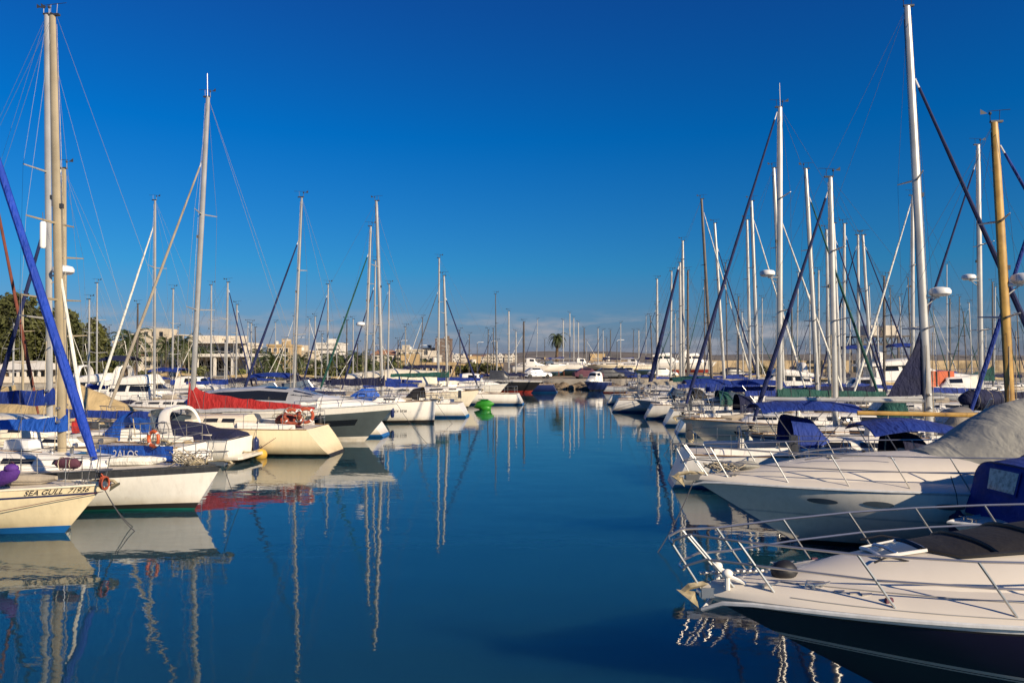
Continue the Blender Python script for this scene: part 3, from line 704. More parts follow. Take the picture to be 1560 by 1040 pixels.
CABIN = dict(houses=[dict(st=[(-.12, .2, -.02, .04, 2.6, .1), (-.24, .48, -.02, .34, 2.8, .15), (-.36, .62, -.02, .46, 3, .1)]),
                     dict(name='wheelhouse', st=[(-.35, .60, .2, .48, 3.2, .1), (-.41, .66, -.02, 1.15, 3.6, .12), (-.56, .70, -.02, 1.28, 3.8, .1), (-.63, .70, -.02, 1.26, 3.8, .1)], win=[(.35, .85, .28, .72), (1.1, 1.9, .13, .28), (1.1, 1.9, .87, .72)])])

def tarp(parent, name, mat, st):
    mb = MB(); rs = random.Random(3)
    loft_mesh(mb, st, 16, 5); mb.v = [(x, y, z + .03 * noise.noise(Vector((x * 1.7, y * 2, z))) + .02 * math.sin(x * 5)) for x, y, z in mb.v]
    return mb.build(name, mat, parent, angle=70)

def text_on(H, parent, txt, t0, zoff, size, side, mat='letter', off=0.012, flip=False):
    """lettering that lies on the topsides; t0 = distance of its first letter aft of the bow"""
    cu = bpy.data.curves.new('lettering', 'FONT'); cu.body = txt; cu.size = size; cu.resolution_u = 3; cu.offset = size * 0.012
    ob = bpy.data.objects.new('lettering', cu); COL.objects.link(ob)
    me = bpy.data.meshes.new_from_object(ob.evaluated_get(bpy.context.evaluated_depsgraph_get()))
    bpy.data.objects.remove(ob)
    for v in me.vertices:
        x = (t0 - v.co.x) if not flip else (t0 + v.co.x)
        t = min(.999, max(.001, x / H.L)); z = H.sh(t) - zoff + v.co.y
        c = H.pt(t, z, side); v.co = (c.x, c.y + side * off, c.z)
    me.materials.clear(); me.materials.append(M[mat]); me.name = 'lettering'
    o = bpy.data.objects.new('lettering', me); COL.objects.link(o); o.parent = parent; return o

def fender(label, t, H, tt, side, mat='white', r=0.12, l=0.55, drop=0.25, grp=None):
    """a fender hung over the side from the rail: a thing of its own"""
    c = t.matrix_basis @ (H.sheer(tt, side, 0) + Vector((0, side * (r + .02), -drop)))
    f = thing('fender', label, 'fender', c, t.rotation_euler.z, grp)
    mb = MB(); mb.lathe([(0, -l), (r * .5, -l + .01), (r * .9, -l + .07), (r, -l + .14), (r, -.14), (r * .9, -.07), (r * .35, .0), (.03, .05), (0, .05)], (0, 0, 0), 12); mb.build('body', mat, f)
    q = MB(); q.tube([(0, 0, .04), (0, -side * .06, drop), (0, -side * (r + .05), drop + .3)], .01, 4); q.build('lanyard', 'darkrope', f); return f
def lifebuoy(label, c, rz, mat='orange', r=0.30, grp=None):
    f = thing('lifebuoy', label, 'lifebuoy', c, rz, grp)
    mb = MB(); n = 24
    mb.tube([(0, r * math.cos(2 * math.pi * i / n), r * math.sin(2 * math.pi * i / n)) for i in range(n)], r * .24, 8, closed=True); o = mb.build('ring', mat, f)
    q = MB()
    for i in range(4):
        a = math.pi / 4 + i * math.pi / 2; b = [(0, (r + .005) * math.cos(a + d), (r + .005) * math.sin(a + d)) for d in (-.09, 0, .09)]; q.tube(b, r * .255, 8)
    q.build('band', 'radome', f)
    g = MB(); g.tube([(0, (r * 1.30 + .03 * math.sin(4 * a)) * math.cos(a), (r * 1.30 + .03 * math.sin(4 * a)) * math.sin(a)) for a in [2 * math.pi * i / 24 for i in range(24)]], .008, 4, closed=True); g.build('grab_line', 'rope', f); return f
def line(label, p, q, sag=0.3, r=0.014, mat='rope', grp='mooring lines', name='mooring_line'):
    mb = MB(); mb.tube(arc(p, q, sag, 14), r, 5); o = mb.build(name, mat); tag(o, label, 'rope', grp); return o
def W(t, v): return t.matrix_basis @ Vector(v)
def buoy(label, c, r, mat):
    b = thing('mooring_buoy', label, 'buoy', c)
    mb = MB(); mb.ball((0, 0, r * .45), (r, r, r * .95), 16, 10); mb.build('float', mat, b)
    q = MB(); q.tube([(0, 0, r * 1.35), (0, 0, r * 1.6)], r * .2, 6); q.tube([(r * .14 * math.cos(i * .63), 0, r * 1.72 + r * .14 * math.sin(i * .63)) for i in range(10)], r * .05, 4, closed=True); q.build('ring', 'darkrope', b); return b
# ---------------------------------------------------------------- water, land, hills
def water_mat():
    m = bpy.data.materials.new('sea_water'); m.use_nodes = True; t = m.node_tree; b = t.nodes['Principled BSDF']
    b.inputs['Base Color'].default_value = (0.008, 0.050, 0.073, 1); b.inputs['Roughness'].default_value = 0.015; b.inputs['IOR'].default_value = 1.5
    b.inputs['Subsurface Weight'].default_value = 1.0; b.inputs['Subsurface Radius'].default_value = (1, 1, 1); b.inputs['Subsurface Scale'].default_value = 12.0
    tcn = t.nodes.new('ShaderNodeTexCoord'); prev = None
    for sc, st, asp in ((0.9, .009, .55), (3.2, .0030, .5), (0.16, .012, .8), (9.0, .0006, .6)):
        mpn = t.nodes.new('ShaderNodeMapping'); mpn.inputs['Scale'].default_value = (asp, 1, 1); mpn.inputs['Rotation'].default_value = (0, 0, R(12 * sc))
        n = t.nodes.new('ShaderNodeTexNoise'); n.inputs['Scale'].default_value = sc; n.inputs['Detail'].default_value = 2; n.inputs['Roughness'].default_value = .45
        t.links.new(tcn.outputs['Object'], mpn.inputs[0]); t.links.new(mpn.outputs[0], n.inputs['Vector'])
        bp = t.nodes.new('ShaderNodeBump'); bp.inputs['Strength'].default_value = 1; bp.inputs['Distance'].default_value = st
        t.links.new(n.outputs[0], bp.inputs['Height'])
        if prev: t.links.new(prev.outputs[0], bp.inputs['Normal'])
        prev = bp
    t.links.new(prev.outputs[0], b.inputs['Normal'])
    n = t.nodes.new('ShaderNodeTexNoise'); n.inputs['Scale'].default_value = .07; n.inputs['Detail'].default_value = 4; t.links.new(tcn.outputs['Object'], n.inputs['Vector'])      # wind patches
    mr = t.nodes.new('ShaderNodeMapRange'); mr.inputs[1].default_value = .4; mr.inputs[2].default_value = .7; mr.inputs[3].default_value = .008; mr.inputs[4].default_value = .055; t.links.new(n.outputs[0], mr.inputs[0]); t.links.new(mr.outputs[0], b.inputs['Roughness'])
    return m
M['water'] = water_mat()
mb = MB(); mb.grid([[(x, y, 0) for x in (-400, -60, 0, 60, 400)] for y in (-80, 0, 40, 80, 140)])
struct(mb.build('water', 'water', smooth=False))

# shoreline of the basin: left shore swings round behind the boats, the head of the channel lies 93 m off
SHORE = [(-400, 66), (-60, 74), (-34, 82), (-16, 99), (-6, 97), (4, 96), (14, 95), (24, 99), (60, 103), (400, 108)]
def shore_y(x):
    for (a, b), (c, d) in zip(SHORE, SHORE[1:]):
        if a <= x <= c: return lerp(b, d, (x - a) / (c - a))
    return 100
GZ = 1.15
mb = MB(); rows = []
for k in range(9):
    rows.append([(x * (1 + k * .9), lerp(y, 3200, (k / 8) ** 2.2), GZ) for x, y in SHORE])
mb.grid(rows); struct(mb.build('ground', 'earth', smooth=False))
mb = MB(); xs = []
for (a, b), (c, d) in zip(SHORE, SHORE[1:]): xs += [(lerp(a, c, i / 4), lerp(b, d, i / 4)) for i in range(4)]
mb.grid([[(x, y - .02, -.6) for x, y in xs], [(x, y - .02, GZ + .12) for x, y in xs], [(x, y + .5, GZ + .12) for x, y in xs], [(x, y + .5, GZ + .004) for x, y in xs]])
struct(mb.build('quay', 'concrete', smooth=False))
# loose boulders at the foot of the quay: a heap nobody would count
mb = MB(); rr = random.Random(5)
for i in range(420):
    x = rr.uniform(-40, 60); y = shore_y(x) - rr.uniform(.1, 1.9); s = rr.uniform(.3, .8); z = .75 * max(0, 1 - (shore_y(x) - y) / 1.9) * rr.uniform(.4, 1)
    o = len(mb.v); mb.ball((x, y, z), (s, s * rr.uniform(.7, 1.1), s * rr.uniform(.5, .8)), 6, 4)
    mb.v[o:] = [(a + rr.uniform(-.1, .1) * s * 2, b + rr.uniform(-.1, .1) * s * 2, c + rr.uniform(-.1, .1) * s) for a, b, c in mb.v[o:]]
tag(mb.build('boulders', 'rock', smooth=False), 'rough brown boulders heaped at the foot of the quay at the channel head', 'rocks', kind='stuff')
# hills far behind the town
mb = MB(); rows = []
for j in range(4):
    row = []
    for i in range(90):
        x = -3200 + i * 76; hgt = 17 + 13 * noise.noise(Vector((x * .0016, 1.3, 0))) + 6 * noise.noise(Vector((x * .006, 4.1, 0))) + (7 if 0 < x < 1300 else 0)
        row.append((x, 2300 + j * 260, [GZ, hgt * .6, hgt, hgt * .9][j]))
    rows.append(row)
mb.grid(rows); struct(mb.build('hills', 'hill'))

# ---------------------------------------------------------------- trees and palms
def leaf_cloud(mb, blobs, n, size, rs, squash=.8):
    tot = sum(r ** 2 for _, r in blobs)
    for c, r in blobs:
        for _ in range(int(n * r * r / tot)):
            d = Vector((rs.gauss(0, 1), rs.gauss(0, 1), rs.gauss(0, 1))).normalized(); rad = r * (rs.random() ** .30) * (1 + .22 * noise.noise(d * 2.1 + Vector(c)))
            p = Vector(c) + Vector((d.x * rad, d.y * rad, d.z * rad * squash)); s = size * rs.uniform(.6, 1.4)
            a = Vector((rs.gauss(0, 1), rs.gauss(0, 1), rs.gauss(0, .7))).normalized(); b = a.cross(Vector((rs.gauss(0, 1), rs.gauss(0, 1), rs.gauss(0, 1)))).normalized()
            mb.add([p - a * s, p + b * s * .5, p + a * s, p - b * s * .5], [(0, 1, 2, 3)])
def tree(label, px, D, top, wpx, mat='leaf', conic=False, n=2600, name='tree', cat='tree', low=.25, group=None, seed=1, size=.28):
    rs = random.Random(seed); c = P(px, 560, D); h = P(px, top, D).z - GZ; wr = wpx / FPX * D / 2
    t = thing(name, label, cat, (c.x, D, GZ), 0, group); blobs = []
    for i in range(11 if conic else 13):
        k = (i + .5) / (11 if conic else 13)
        if conic: z = h * lerp(low, .96, k); rr_ = wr * lerp(1, .16, k ** 1.3); blobs.append(((rs.uniform(-.3, .3) * rr_, rs.uniform(-.3, .3) * rr_, z), max(.3, rr_ * .8)))
        else: a = i * 2.4; q = wr * .62 * math.sqrt(rs.random()); blobs.append(((q * math.cos(a), q * math.sin(a), h * rs.uniform(max(low, .3), .84)), wr * rs.uniform(.30, .52)))
    if not conic: blobs.append(((0, 0, h - wr * .45), wr * .45))
    mb = MB(); leaf_cloud(mb, blobs, n, size, rs); mb.build('crown', mat, t, smooth=False)
    tr = MB(); tr.tube([(0, 0, 0), (.1, 0, h * .3), (0, .1, h * .75)], [.05 * h * .6, .035 * h * .6, .012 * h], 7)
    for i in range(5): a = i * 1.3; z = h * (.3 + .08 * i); tr.tube([(0.05, 0, z), (wr * .5 * math.cos(a), wr * .5 * math.sin(a), z + h * .15)], [.06, .03], 5)
    tr.build('trunk', 'bark', t); return t
def shrub(label, px, D, top, wpx, mat='leaf2', n=900, seed=1, group=None, base=GZ):
    rs = random.Random(seed); c = P(px, 560, D); h = P(px, top, D).z - base; wr = wpx / FPX * D / 2
    t = thing('shrub', label, 'shrub', (c.x, D, base), 0, group)
    mb = MB(); leaf_cloud(mb, [((rs.uniform(-.7, .7) * wr, rs.uniform(-.5, .5) * wr, h * rs.uniform(.3, .62)), max(wr * .4, h * .36)) for _ in range(7)], n, .2, rs, .8); mb.build('foliage', mat, t, smooth=False)
    q = MB()
    for i in range(4): q.tube([(0, 0, 0), (wr * .4 * math.cos(i * 1.6), wr * .4 * math.sin(i * 1.6), h * .6)], [.05, .02], 5)
    q.build('stem', 'bark', t); return t
_palm = {}
def palm(label, px, D, top, crown, group='palm trees along the waterfront', seed=1, fat=1.0):
    crown *= 1.2
    rs = random.Random(seed); c = P(px, 560, D); h = P(px, top, D).z - GZ - crown * .45
    t = thing('palm_tree', label, 'palm tree', (c.x, D, GZ), 0, group)
    mb = MB(); n = 14; lx = rs.uniform(-.04, .04) * h
    mb.tube([(lx * (i / n) ** 2, 0, h * i / n) for i in range(n + 1)], [(.26 if i % 2 else .22) * fat * (1.25 - .35 * i / n) for i in range(n + 1)], 8); mb.build('trunk', 'bark', t, smooth=False)
    f = MB()
    for k in range(34):
        a = k * 2.39996; el = lerp(1.25, -.75, (k / 34) ** .8); ln = crown * rs.uniform(.85, 1.1); pts = []
        for i in range(8):
            u = i / 7; droop = 1.1 * u * u; e_ = el - droop; pts.append(Vector((lx + math.cos(a) * ln * u * math.cos(e_ * .75), math.sin(a) * ln * u * math.cos(e_ * .75), h + .1 + ln * u * math.sin(e_))))
        f.tube(pts, [.03, .03, .025, .02, .02, .015, .01, .008], 3, caps=False)
        for i in range(1, 15):
            u = i / 15 * 7; j = min(6, int(u)); p = pts[j].lerp(pts[j + 1], u - j); d = (pts[j + 1] - pts[j]).normalized(); s_ = d.cross(Vector((0, 0, 1))).normalized()
            for sd in (1, -1):
                tip = p + (s_ * sd * .8 + d * .75 + Vector((0, 0, -.35))).normalized() * ln * .30 * math.sin(math.pi * (.12 + .85 * i / 16)); f.add([p - d * .085, p + d * .085, tip], [(0, 1, 2)])
    f.build('crown', 'palmleaf', t, smooth=False); return t

# ---------------------------------------------------------------- buildings
def building(label, px0, px1, D, top, floors, cols, mat='wall_beige', depth=10, name='apartment_building', cat='building', balcony=False, roof=None, slab=True, rz=0.0, extra=None, winw=.5, winh=.5, group=None):
    x0, x1 = PX(px0, D), PX(px1, D); wd = x1 - x0; h = P(px0, top, D).z - GZ
    t = thing(name, label, cat, ((x0 + x1) / 2, D, GZ), rz, group)
    mb = MB(); mb.box((0, depth / 2, h / 2 - .05), (wd, depth, h + .1)); wl = mb.build('wall', mat, t, smooth=False)
    q = MB()
    if roof == 'pitch':
        a, b = wd / 2 + .4, depth / 2 + .4; z = h + .003; q.add([(-a, -.4, z), (a, -.4, z), (a, depth + .4, z), (-a, depth + .4, z), (-a * .6, depth / 2, z + min(wd, depth) * .22), (a * .6, depth / 2, z + min(wd, depth) * .22)], [(0, 1, 5, 4), (1, 2, 5), (2, 3, 4, 5), (3, 0, 4), (3, 2, 1, 0)])
        q.build('roof', 'rooftile', t, smooth=False)
    else:
        for c, s in (((0, -.1, h + .2), (wd + .3, .2, .5)), ((0, depth + .1, h + .2), (wd + .3, .2, .5)), ((wd / 2 + .05, depth / 2, h + .2), (.2, depth - .01, .5)), ((-wd / 2 - .05, depth / 2, h + .2), (.2, depth - .01, .5))): q.box(c, s)
        o = q.build('roof_parapet', mat, t, smooth=False)
        e = MB(); rs = random.Random(int(px0)); e.box((rs.uniform(-.25, .25) * wd, depth * .5, h + .9), (min(3, wd * .3), 2.5, 1.8)); e.build('stair_head', mat, t, smooth=False); e = MB(); e.lathe([(0, 0), (.5, 0), (.5, 1.2), (0, 1.25)], (rs.uniform(-.3, .3) * wd, depth * .25, h), 10); e.build('roof_tank', 'wall_white', t)
    fh = h / floors
    for i in range(floors):
        for j in range(cols):
            cx = -wd / 2 + wd * (j + .5) / cols; cz = fh * (i + .5); ww, wh = wd / cols * winw, fh * winh
            g = MB(); g.box((cx, -.02, cz), (ww, .06, wh), 1); f = .07
            g.box((cx, -.05, cz + wh / 2 + f / 2), (ww + 2 * f, .14, f)); g.box((cx, -.05, cz - wh / 2 - f / 2), (ww + 2 * f, .18, f))
            g.box((cx - ww / 2 - f / 2, -.05, cz), (f, .14, wh)); g.box((cx + ww / 2 + f / 2, -.05, cz), (f, .14, wh))
            g.build('window', ['wall_white', 'glass'], t, smooth=False)
        if balcony and i > 0:
            b = MB(); b.box((0, -.75, fh * i), (wd * .92, 1.5, .16)); b.box((0, -1.47, fh * i + .52), (wd * .92, .06, .86)); b.build('balcony', mat, t, smooth=False)
    return t, h, wd
def add_block(t, c, sz, mat, name='rooftop_room'):
    q = MB(); q.box(c, sz); return q.build(name, mat, t, smooth=False)

t, h, wd = building('beige apartment block with balconies and a stepped roof tower, behind a pair of palms', 172, 280, 185, 522, 3, 7, 'wall_beige', balcony=True)
k = 185 / FPX
tw_h = P(0, 500, 185).z - GZ - h
o = add_block(t, (wd * .02, 4, h + tw_h / 2), (45 * k, 6, tw_h), 'wall_beige', 'rooftop_tower')
for i in range(4): g = MB(); g.box((-3 + i * 1.9, .97, h + tw_h * .62), (.9, .05, 1.1)); g.build('window', 'glass', o, smooth=False)
add_block(t, (-wd * .32, 3.2, h + tw_h * .6), (12 * k, 5, .25), 'wall_cream', 'roof_canopy'); add_block(t, (wd * .40, 3.2, h + tw_h * .55), (16 * k, 5, .25), 'wall_cream', 'roof_canopy')
for s in (-.40, -.25, .34, .46): add_block(t, (wd * s, 1.2, h + tw_h * .28), (.25, .25, tw_h * .55), 'wall_cream', 'canopy_post')
t, h, wd = building('long cream two storey block with a loggia under its flat roof', 288, 372, 140, 525, 2, 9, 'wall_cream', balcony=True, winh=.62, winw=.62)
add_block(t, (-wd * .30, 4, h + .9), (5.5, 5, 1.8), 'wall_cream'); add_block(t, (0, -1.2, h + .35), (wd + 1, 3, .22), 'wall_white', 'roof_slab')
# low white waterfront pavilion: a flat slab on columns
t = thing('waterfront_pavilion', 'low white waterfront pavilion with a thin flat roof slab on square columns', 'building', (PX(330, 112), 112, GZ))
k = 112 / FPX; hh = P(0, 541, 112).z - GZ
q = MB(); q.box((0, 3, hh), (168 * k, 8, .45)); q.build('roof', 'wall_white', t, smooth=False)
q = MB(); q.box((-4, 5.5, hh / 2 - .12), (120 * k, 3, hh - .25)); q.build('wall', 'wall_cream', t, smooth=False)
for i in range(7): q = MB(); q.box((-8 + 16 * i / 6, -.6, hh / 2 - .12), (.35, .35, hh - .22)); q.build('column', 'wall_white', t, smooth=False)
for i in range(7): q = MB(); q.box((-9 + 1.6 * i, 3.97, hh * .48), (1.1, .06, hh * .5)); q.build('window', 'glass', t, smooth=False)
building('ochre apartment block with a stepped parapet above the round palm', 407, 441, 175, 527, 3, 4, 'wall_tan')
building('pinkish beige block standing just right of the ochre one', 442, 472, 190, 536, 3, 4, 'wall_beige', balcony=True)
building('tall white apartment block behind the row of palms', 482, 519, 240, 524, 5, 5, 'wall_white', balcony=True)
building('sandy house with a pitched tile roof between the two tall masts', 566, 600, 230, 540, 2, 3, 'wall_cream', roof='pitch', name='house')
building('beige stepped block above the shrubs, left of the brown tower', 603, 640, 230, 534, 3, 4, 'wall_beige')
building('brown windowless looking concrete tower, tallest on the skyline', 663, 687, 350, 517, 6, 3, 'wall_brown', depth=9, name='tower_block', winw=.25, winh=.25)
building('dark grey rooftop storey stepping down left of the brown tower', 644, 662, 352, 531, 4, 3, 'charcoal', depth=9, name='office_block')
building('pale low house below the brown tower', 628, 668, 215, 543, 2, 5, 'wall_cream', name='house')
building('cream villa with a tiled roof at the far left edge, behind the white pavilion', 150, 182, 150, 541, 2, 4, 'wall_cream', roof='pitch', name='house')
building('low tan shed with a row of dark windows behind the covered boats', 575, 690, 118, 556, 1, 12, 'wall_tan', depth=6, name='harbour_shed', cat='shed')
building('low stone harbour wall building behind the small white workboat', 700, 765, 128, 558, 1, 8, 'wall_tan', depth=6, name='harbour_shed', cat='shed')
# white garden pavilion at the left edge: hipped roof on posts
t = thing('garden_pavilion', 'white hip roofed pavilion with square posts at the left edge below the big trees', 'building', (PX(28, 84), 84, GZ))
hh = P(0, 563, 84).z - GZ; wq = 92 * 84 / FPX / 2
q = MB(); z = hh; q.add([(-wq, -.4, z), (wq, -.4, z), (wq, 4.4, z), (-wq, 4.4, z), (-wq * .6, 2, z + 1.0), (wq * .6, 2, z + 1.0)], [(0, 1, 5, 4), (1, 2, 5), (2, 3, 4, 5), (3, 0, 4), (3, 2, 1, 0)]); q.build('roof', 'wall_white', t, smooth=False)
q = MB(); q.box((0, 3.2, hh / 2 - .02), (wq * 1.8, .2, hh - .06)); q.box((0, 0, .35), (wq * 1.9, .15, .7)); q.build('wall', 'wall_cream', t, smooth=False)
for i in range(9): q = MB(); q.box((-wq * .94 + wq * 1.88 * i / 8, 0, hh / 2 + .34), (.22, .22, hh - .70)); q.build('post', 'wall_white', t, smooth=False)
for i in range(6): q = MB(); q.box((-wq * .8 + wq * 1.6 * i / 5, 3.07, hh * .5), (.75, .05, hh * .6)); q.build('window', 'glass', t, smooth=False)
# low white houses of the distant town
rs = random.Random(11); desc = ['flat roofed white', 'cream', 'pale sandstone', 'tile roofed cream', 'greyish white']
for i in range(26):
    px = 640 + i * 5.6 + rs.uniform(-2, 2); D = rs.uniform(430, 640)
    building('low pale house of the distant town right of the brown tower', px, px + rs.uniform(5, 10), D, rs.uniform(541.5, 544.5), 2, 3, rs.choice(['wall_white', 'wall_cream', 'wall_beige']), depth=8, name='house', cat='house', roof=rs.choice([None, None, 'pitch']), group='distant town houses')

# trees, palms and shrubs of the left shore
for a in (('huge dark dense tree at the left edge, tallest of the trees', 8, 92, 440, 150, 'leafdark', False, 11000), ('round dark tree right of the tallest one, behind the garden pavilion', 66, 97, 466, 100, 'leaf', False, 8000),
          ('pointed dark green tree just right of the tall brown mast', 108, 92, 474, 90, 'leafdark', True, 8000), ('pointed dark tree, right hand one of the pair by the brown mast', 143, 96, 480, 80, 'leaf', True, 8000), ('small bushy tree at the right end of the big dark trees', 176, 100, 530, 50, 'leaf2', False, 2600)):
    tree(a[0], a[1], a[2], a[3], a[4], a[5], a[6], a[7], seed=int(a[1]), low=.05)
for a in (('thick trunked palm with a big shaggy crown at left, nearest of the palms', 199, 80, 500, 2.6, 2.2), ('slim palm in front of the beige apartment block, left one of a pair', 253, 108, 512, 2.4, 1.2), ('slim palm in front of the beige apartment block, right one of a pair', 279, 109, 508, 2.7, 1.2),
          ('short palm with a round green crown in front of the low white pavilion', 416, 90, 534, 2.4, 1.6), ('bushy palm standing below the tall white block', 505, 104, 537, 2.2, 1.3), ('bushy palm, second to the right of the tall white block', 524, 108, 538, 2.4, 1.2), ('tall trunked palm between the two leaning dark stays', 545, 106, 534, 2.4, 1.3),
          ('short palm left of the tall white block', 484, 100, 545, 2.0, 1.3), ('dark tall palm alone at the head of the channel, left of the distant masts', 848, 128, 508, 1.6, 1.0)):
    palm(a[0], a[1], a[2], a[3], a[4], seed=int(a[1]), fat=a[5])
for a in (('palm with a thin trunk rising over the white pavilion roof, left', 312, 126, 526, 2.0, .8), ('palm with a thin trunk rising over the white pavilion roof, right', 392, 124, 530, 2.0, .9), ('palm standing between the ochre block and the pinkish block', 456, 116, 538, 2.2, 1.1), ('bushy palm just right of the blue kayak yacht mast', 596, 112, 541, 2.2, 1.2), ('bushy low palm left of the blue kayak yacht mast', 562, 104, 545, 2.0, 1.2), ('small palm in front of the pale low house below the brown tower', 650, 126, 546, 1.8, 1.0)):
    palm(a[0], a[1], a[2], a[3], a[4], seed=int(a[1]), fat=a[5])
for i, (px, D, top, w_, lab) in enumerate(((292, 106, 556, 46, 'olive shrub at the left end of the white pavilion'), (398, 98, 560, 44, 'dark shrub left of the round palm'), (500, 96, 556, 56, 'dense shrub at the foot of the bushy palms'), (530, 94, 554, 50, 'second dense shrub at the foot of the bushy palms'), (586, 108, 549, 44, 'olive shrub in front of the tan harbour shed'), (684, 122, 551, 50, 'long low shrub below the brown tower'))): shrub(lab, px, D, top, w_, ['leaf2', 'leafdark', 'leaf'][i % 3], 1000, i + 60)
for i, (px, D, top, w_, lab) in enumerate(((222, 88, 566, 50, 'low green shrubs at the foot of the shaggy palm'), (378, 104, 556, 36, 'dark green shrub under the white pavilion roof'), (444, 98, 562, 40, 'rounded shrub right of the round palm'), (470, 96, 556, 40, 'tall shrub below the ochre block'), (566, 112, 546, 50, 'wide leafy shrub below the two tall masts'),
      (632, 122, 541, 52, 'broad dark shrub below the beige stepped block'), (615, 118, 549, 44, 'lighter green shrub at the left of the broad dark shrub'), (725, 126, 549, 44, 'round shrub above the small white workboat'), (752, 124, 553, 40, 'low shrub left of the black hulled boat'), (828, 122, 549, 60, 'wide low shrub left of the lone dark palm'), (708, 128, 553, 30, 'small shrub right of the brown tower'))):
    shrub(lab, px, D, top, w_, ['leaf', 'leaf2', 'leafdark'][i % 3], 1000, i + 3)

# right: sandstone breakwater, harbour gantry
mb = MB(); hz = P(0, 549, 150).z
for i in range(24):
    x = PX(1050, 150) + i * 3.6; mb.box((x, 150, GZ + (hz - GZ) / 2), (3.56, 2.2, hz - GZ + .06 * math.sin(i * 3)))
tag(mb.build('breakwater_wall', 'sandstone', smooth=False), 'long sandstone block wall behind the right hand boats', 'wall')
t = thing('boat_hoist', 'tall steel boat hoist with a trussed beam and two pale cabins on top', 'gantry', (PX(1347, 140), 140, GZ))
k = 140 / FPX; zt = P(0, 512, 140).z - GZ; hw = 40 * k
for x in (-hw * .82, hw * .55):
    for y in (0, 5):
        q = MB(); q.box((x, y, zt / 2), (.35, .35, zt)); q.build('leg', 'darkmast', t, smooth=False)
for y in (0, 5):
    q = MB(); q.box((0, y, zt), (2 * hw, .3, .3)); q.box((0, y, zt - 1.5), (2 * hw, .22, .22))
    for i in range(8): a = -hw + i * hw / 4; q.tube([(a, y, zt), (a + hw / 8, y, zt - 1.5), (a + hw / 4, y, zt)], .08, 4)
    q.build('truss_beam', 'darkmast', t, smooth=False)
for x, s in ((-hw * .32, 9), (hw * .42, 10)): q = MB(); q.box((x, 2.5, zt + 1.25), (s * 2 * k, 3, 1.7), top=.96); q.box((x, 2.5, zt + .3), (s * 2.1 * k, 3.1, .3)); q.build('machine_cabin', 'wall_cream', t, smooth=False)
for i in range(4): q = MB(); q.tube([(-hw * .8 + i * .9, 0, zt - 1.5), (-hw * .8 + i * .9 + rnd(-.2, .2), 0, zt - 3.8)], .05, 4); q.build('hook_cable', 'darkmast', t)
# ================================================================ LEFT ROW, near to far
# 1. the cream sloop whose mast is out of frame
hm = ['cream', 'boot_blue', 'darkblue', 'antifoul']
SG, H1 = sailboat('cream sloop lettered SEA GULL with a thick royal blue furled sail', 17.0, -80, -84, 10, 1, L=9.4, J=3.92, B=2.7, fb=(1.10, .95), lod=0, hull='cream', hullmats=hm,
    top=((.17, 0), (.045, 2)), bot=((.13, 1),), genoa='royal', gr=.085, rake=.95, stay_frac=.99, spreaders=(.45,), cover='blue', radar_at=None, sheerrail='ivory', rail_lean=.0, clutter=True)
text_on(H1, SG, 'SEA GULL', 1.40, .150, .165, -1); text_on(H1, SG, '71936', .60, .145, .155, -1)
f = thing('canvas_bag', 'bulging purple canvas bag lashed to the guard rail of the cream sloop', 'bag', W(SG, H1.sheer(.185, -1, .0) + Vector((0, -.05, .38))), SG.rotation_euler.z)
q = MB(); q.tube([(-.42, 0, -.30), (-.30, 0, -.22), (-.08, 0, -.10), (.14, 0, -.02), (.24, 0, .06)], [.05, .13, .16, .15, .08], 10, ry=.75); q.ball((.10, 0, .10), (.16, .12, .10), 10, 6); q.build('body', 'purple', f)
q = MB(); q.tube([(.05, 0, .15), (.08, .02, .24), (.12, .05, .20)], .015, 5); q.build('strap', 'maroon', f)
f = thing('rolled_cover', 'rolled maroon cloth bundle tied to the bow rail of the cream sloop', 'bundle', W(SG, H1.sheer(.085, 1, .1) + Vector((-.30, 0, .42))), SG.rotation_euler.z)
q = MB(); q.tube([(-.30, 0, 0), (-.2, 0, .01), (0, 0, .02), (.2, 0, .0), (.30, 0, -.01)], [.05, .12, .13, .12, .06], 9, ry=.8); q.build('body', 'maroon', f)
q = MB()
for x in (-.15, .12): q.tube([(x, .12 * math.cos(a), .01 + .15 * math.sin(a)) for a in [i * .63 for i in range(10)]], .012, 4, closed=True)
q.build('tie', 'rope', f)
f = thing('rope_hank', 'orange red hank of rope hung over the stem head of the cream sloop', 'rope', W(SG, (.07, -.10, 1.13)), SG.rotation_euler.z)
q = MB()
for i in range(4): q.tube([(.03 * i - .04, -.02 * i + .13 * math.cos(a), .02 + .14 * math.sin(a)) for a in [k * .48 for k in range(13)]], .018, 5, closed=True)
q.build('loops', 'brick_red', f); q = MB(); q.tube([(.0, -.05, .15), (-.05, -.05, .22), (-.1, -.02, .1)], .018, 5); q.build('hitch', 'brick_red', f)
line('thin red brown mooring line slanting down the topsides of the cream sloop', W(SG, (.0, -.06, .95)), W(SG, (-4.3, -1.5, .18)), .0, .008, 'maroon')
for i, (a, b, c) in enumerate((((-.02, 0, 1.0), (.55, .35, -.05), 'slack mooring line hanging from the stem of the cream sloop'), ((-.05, 0, 1.05), (.2, .8, -.05), 'second thinner line dropping from the stem of the cream sloop'))):
    line(c, W(SG, a), W(SG, b), .12, .010, 'darkrope')

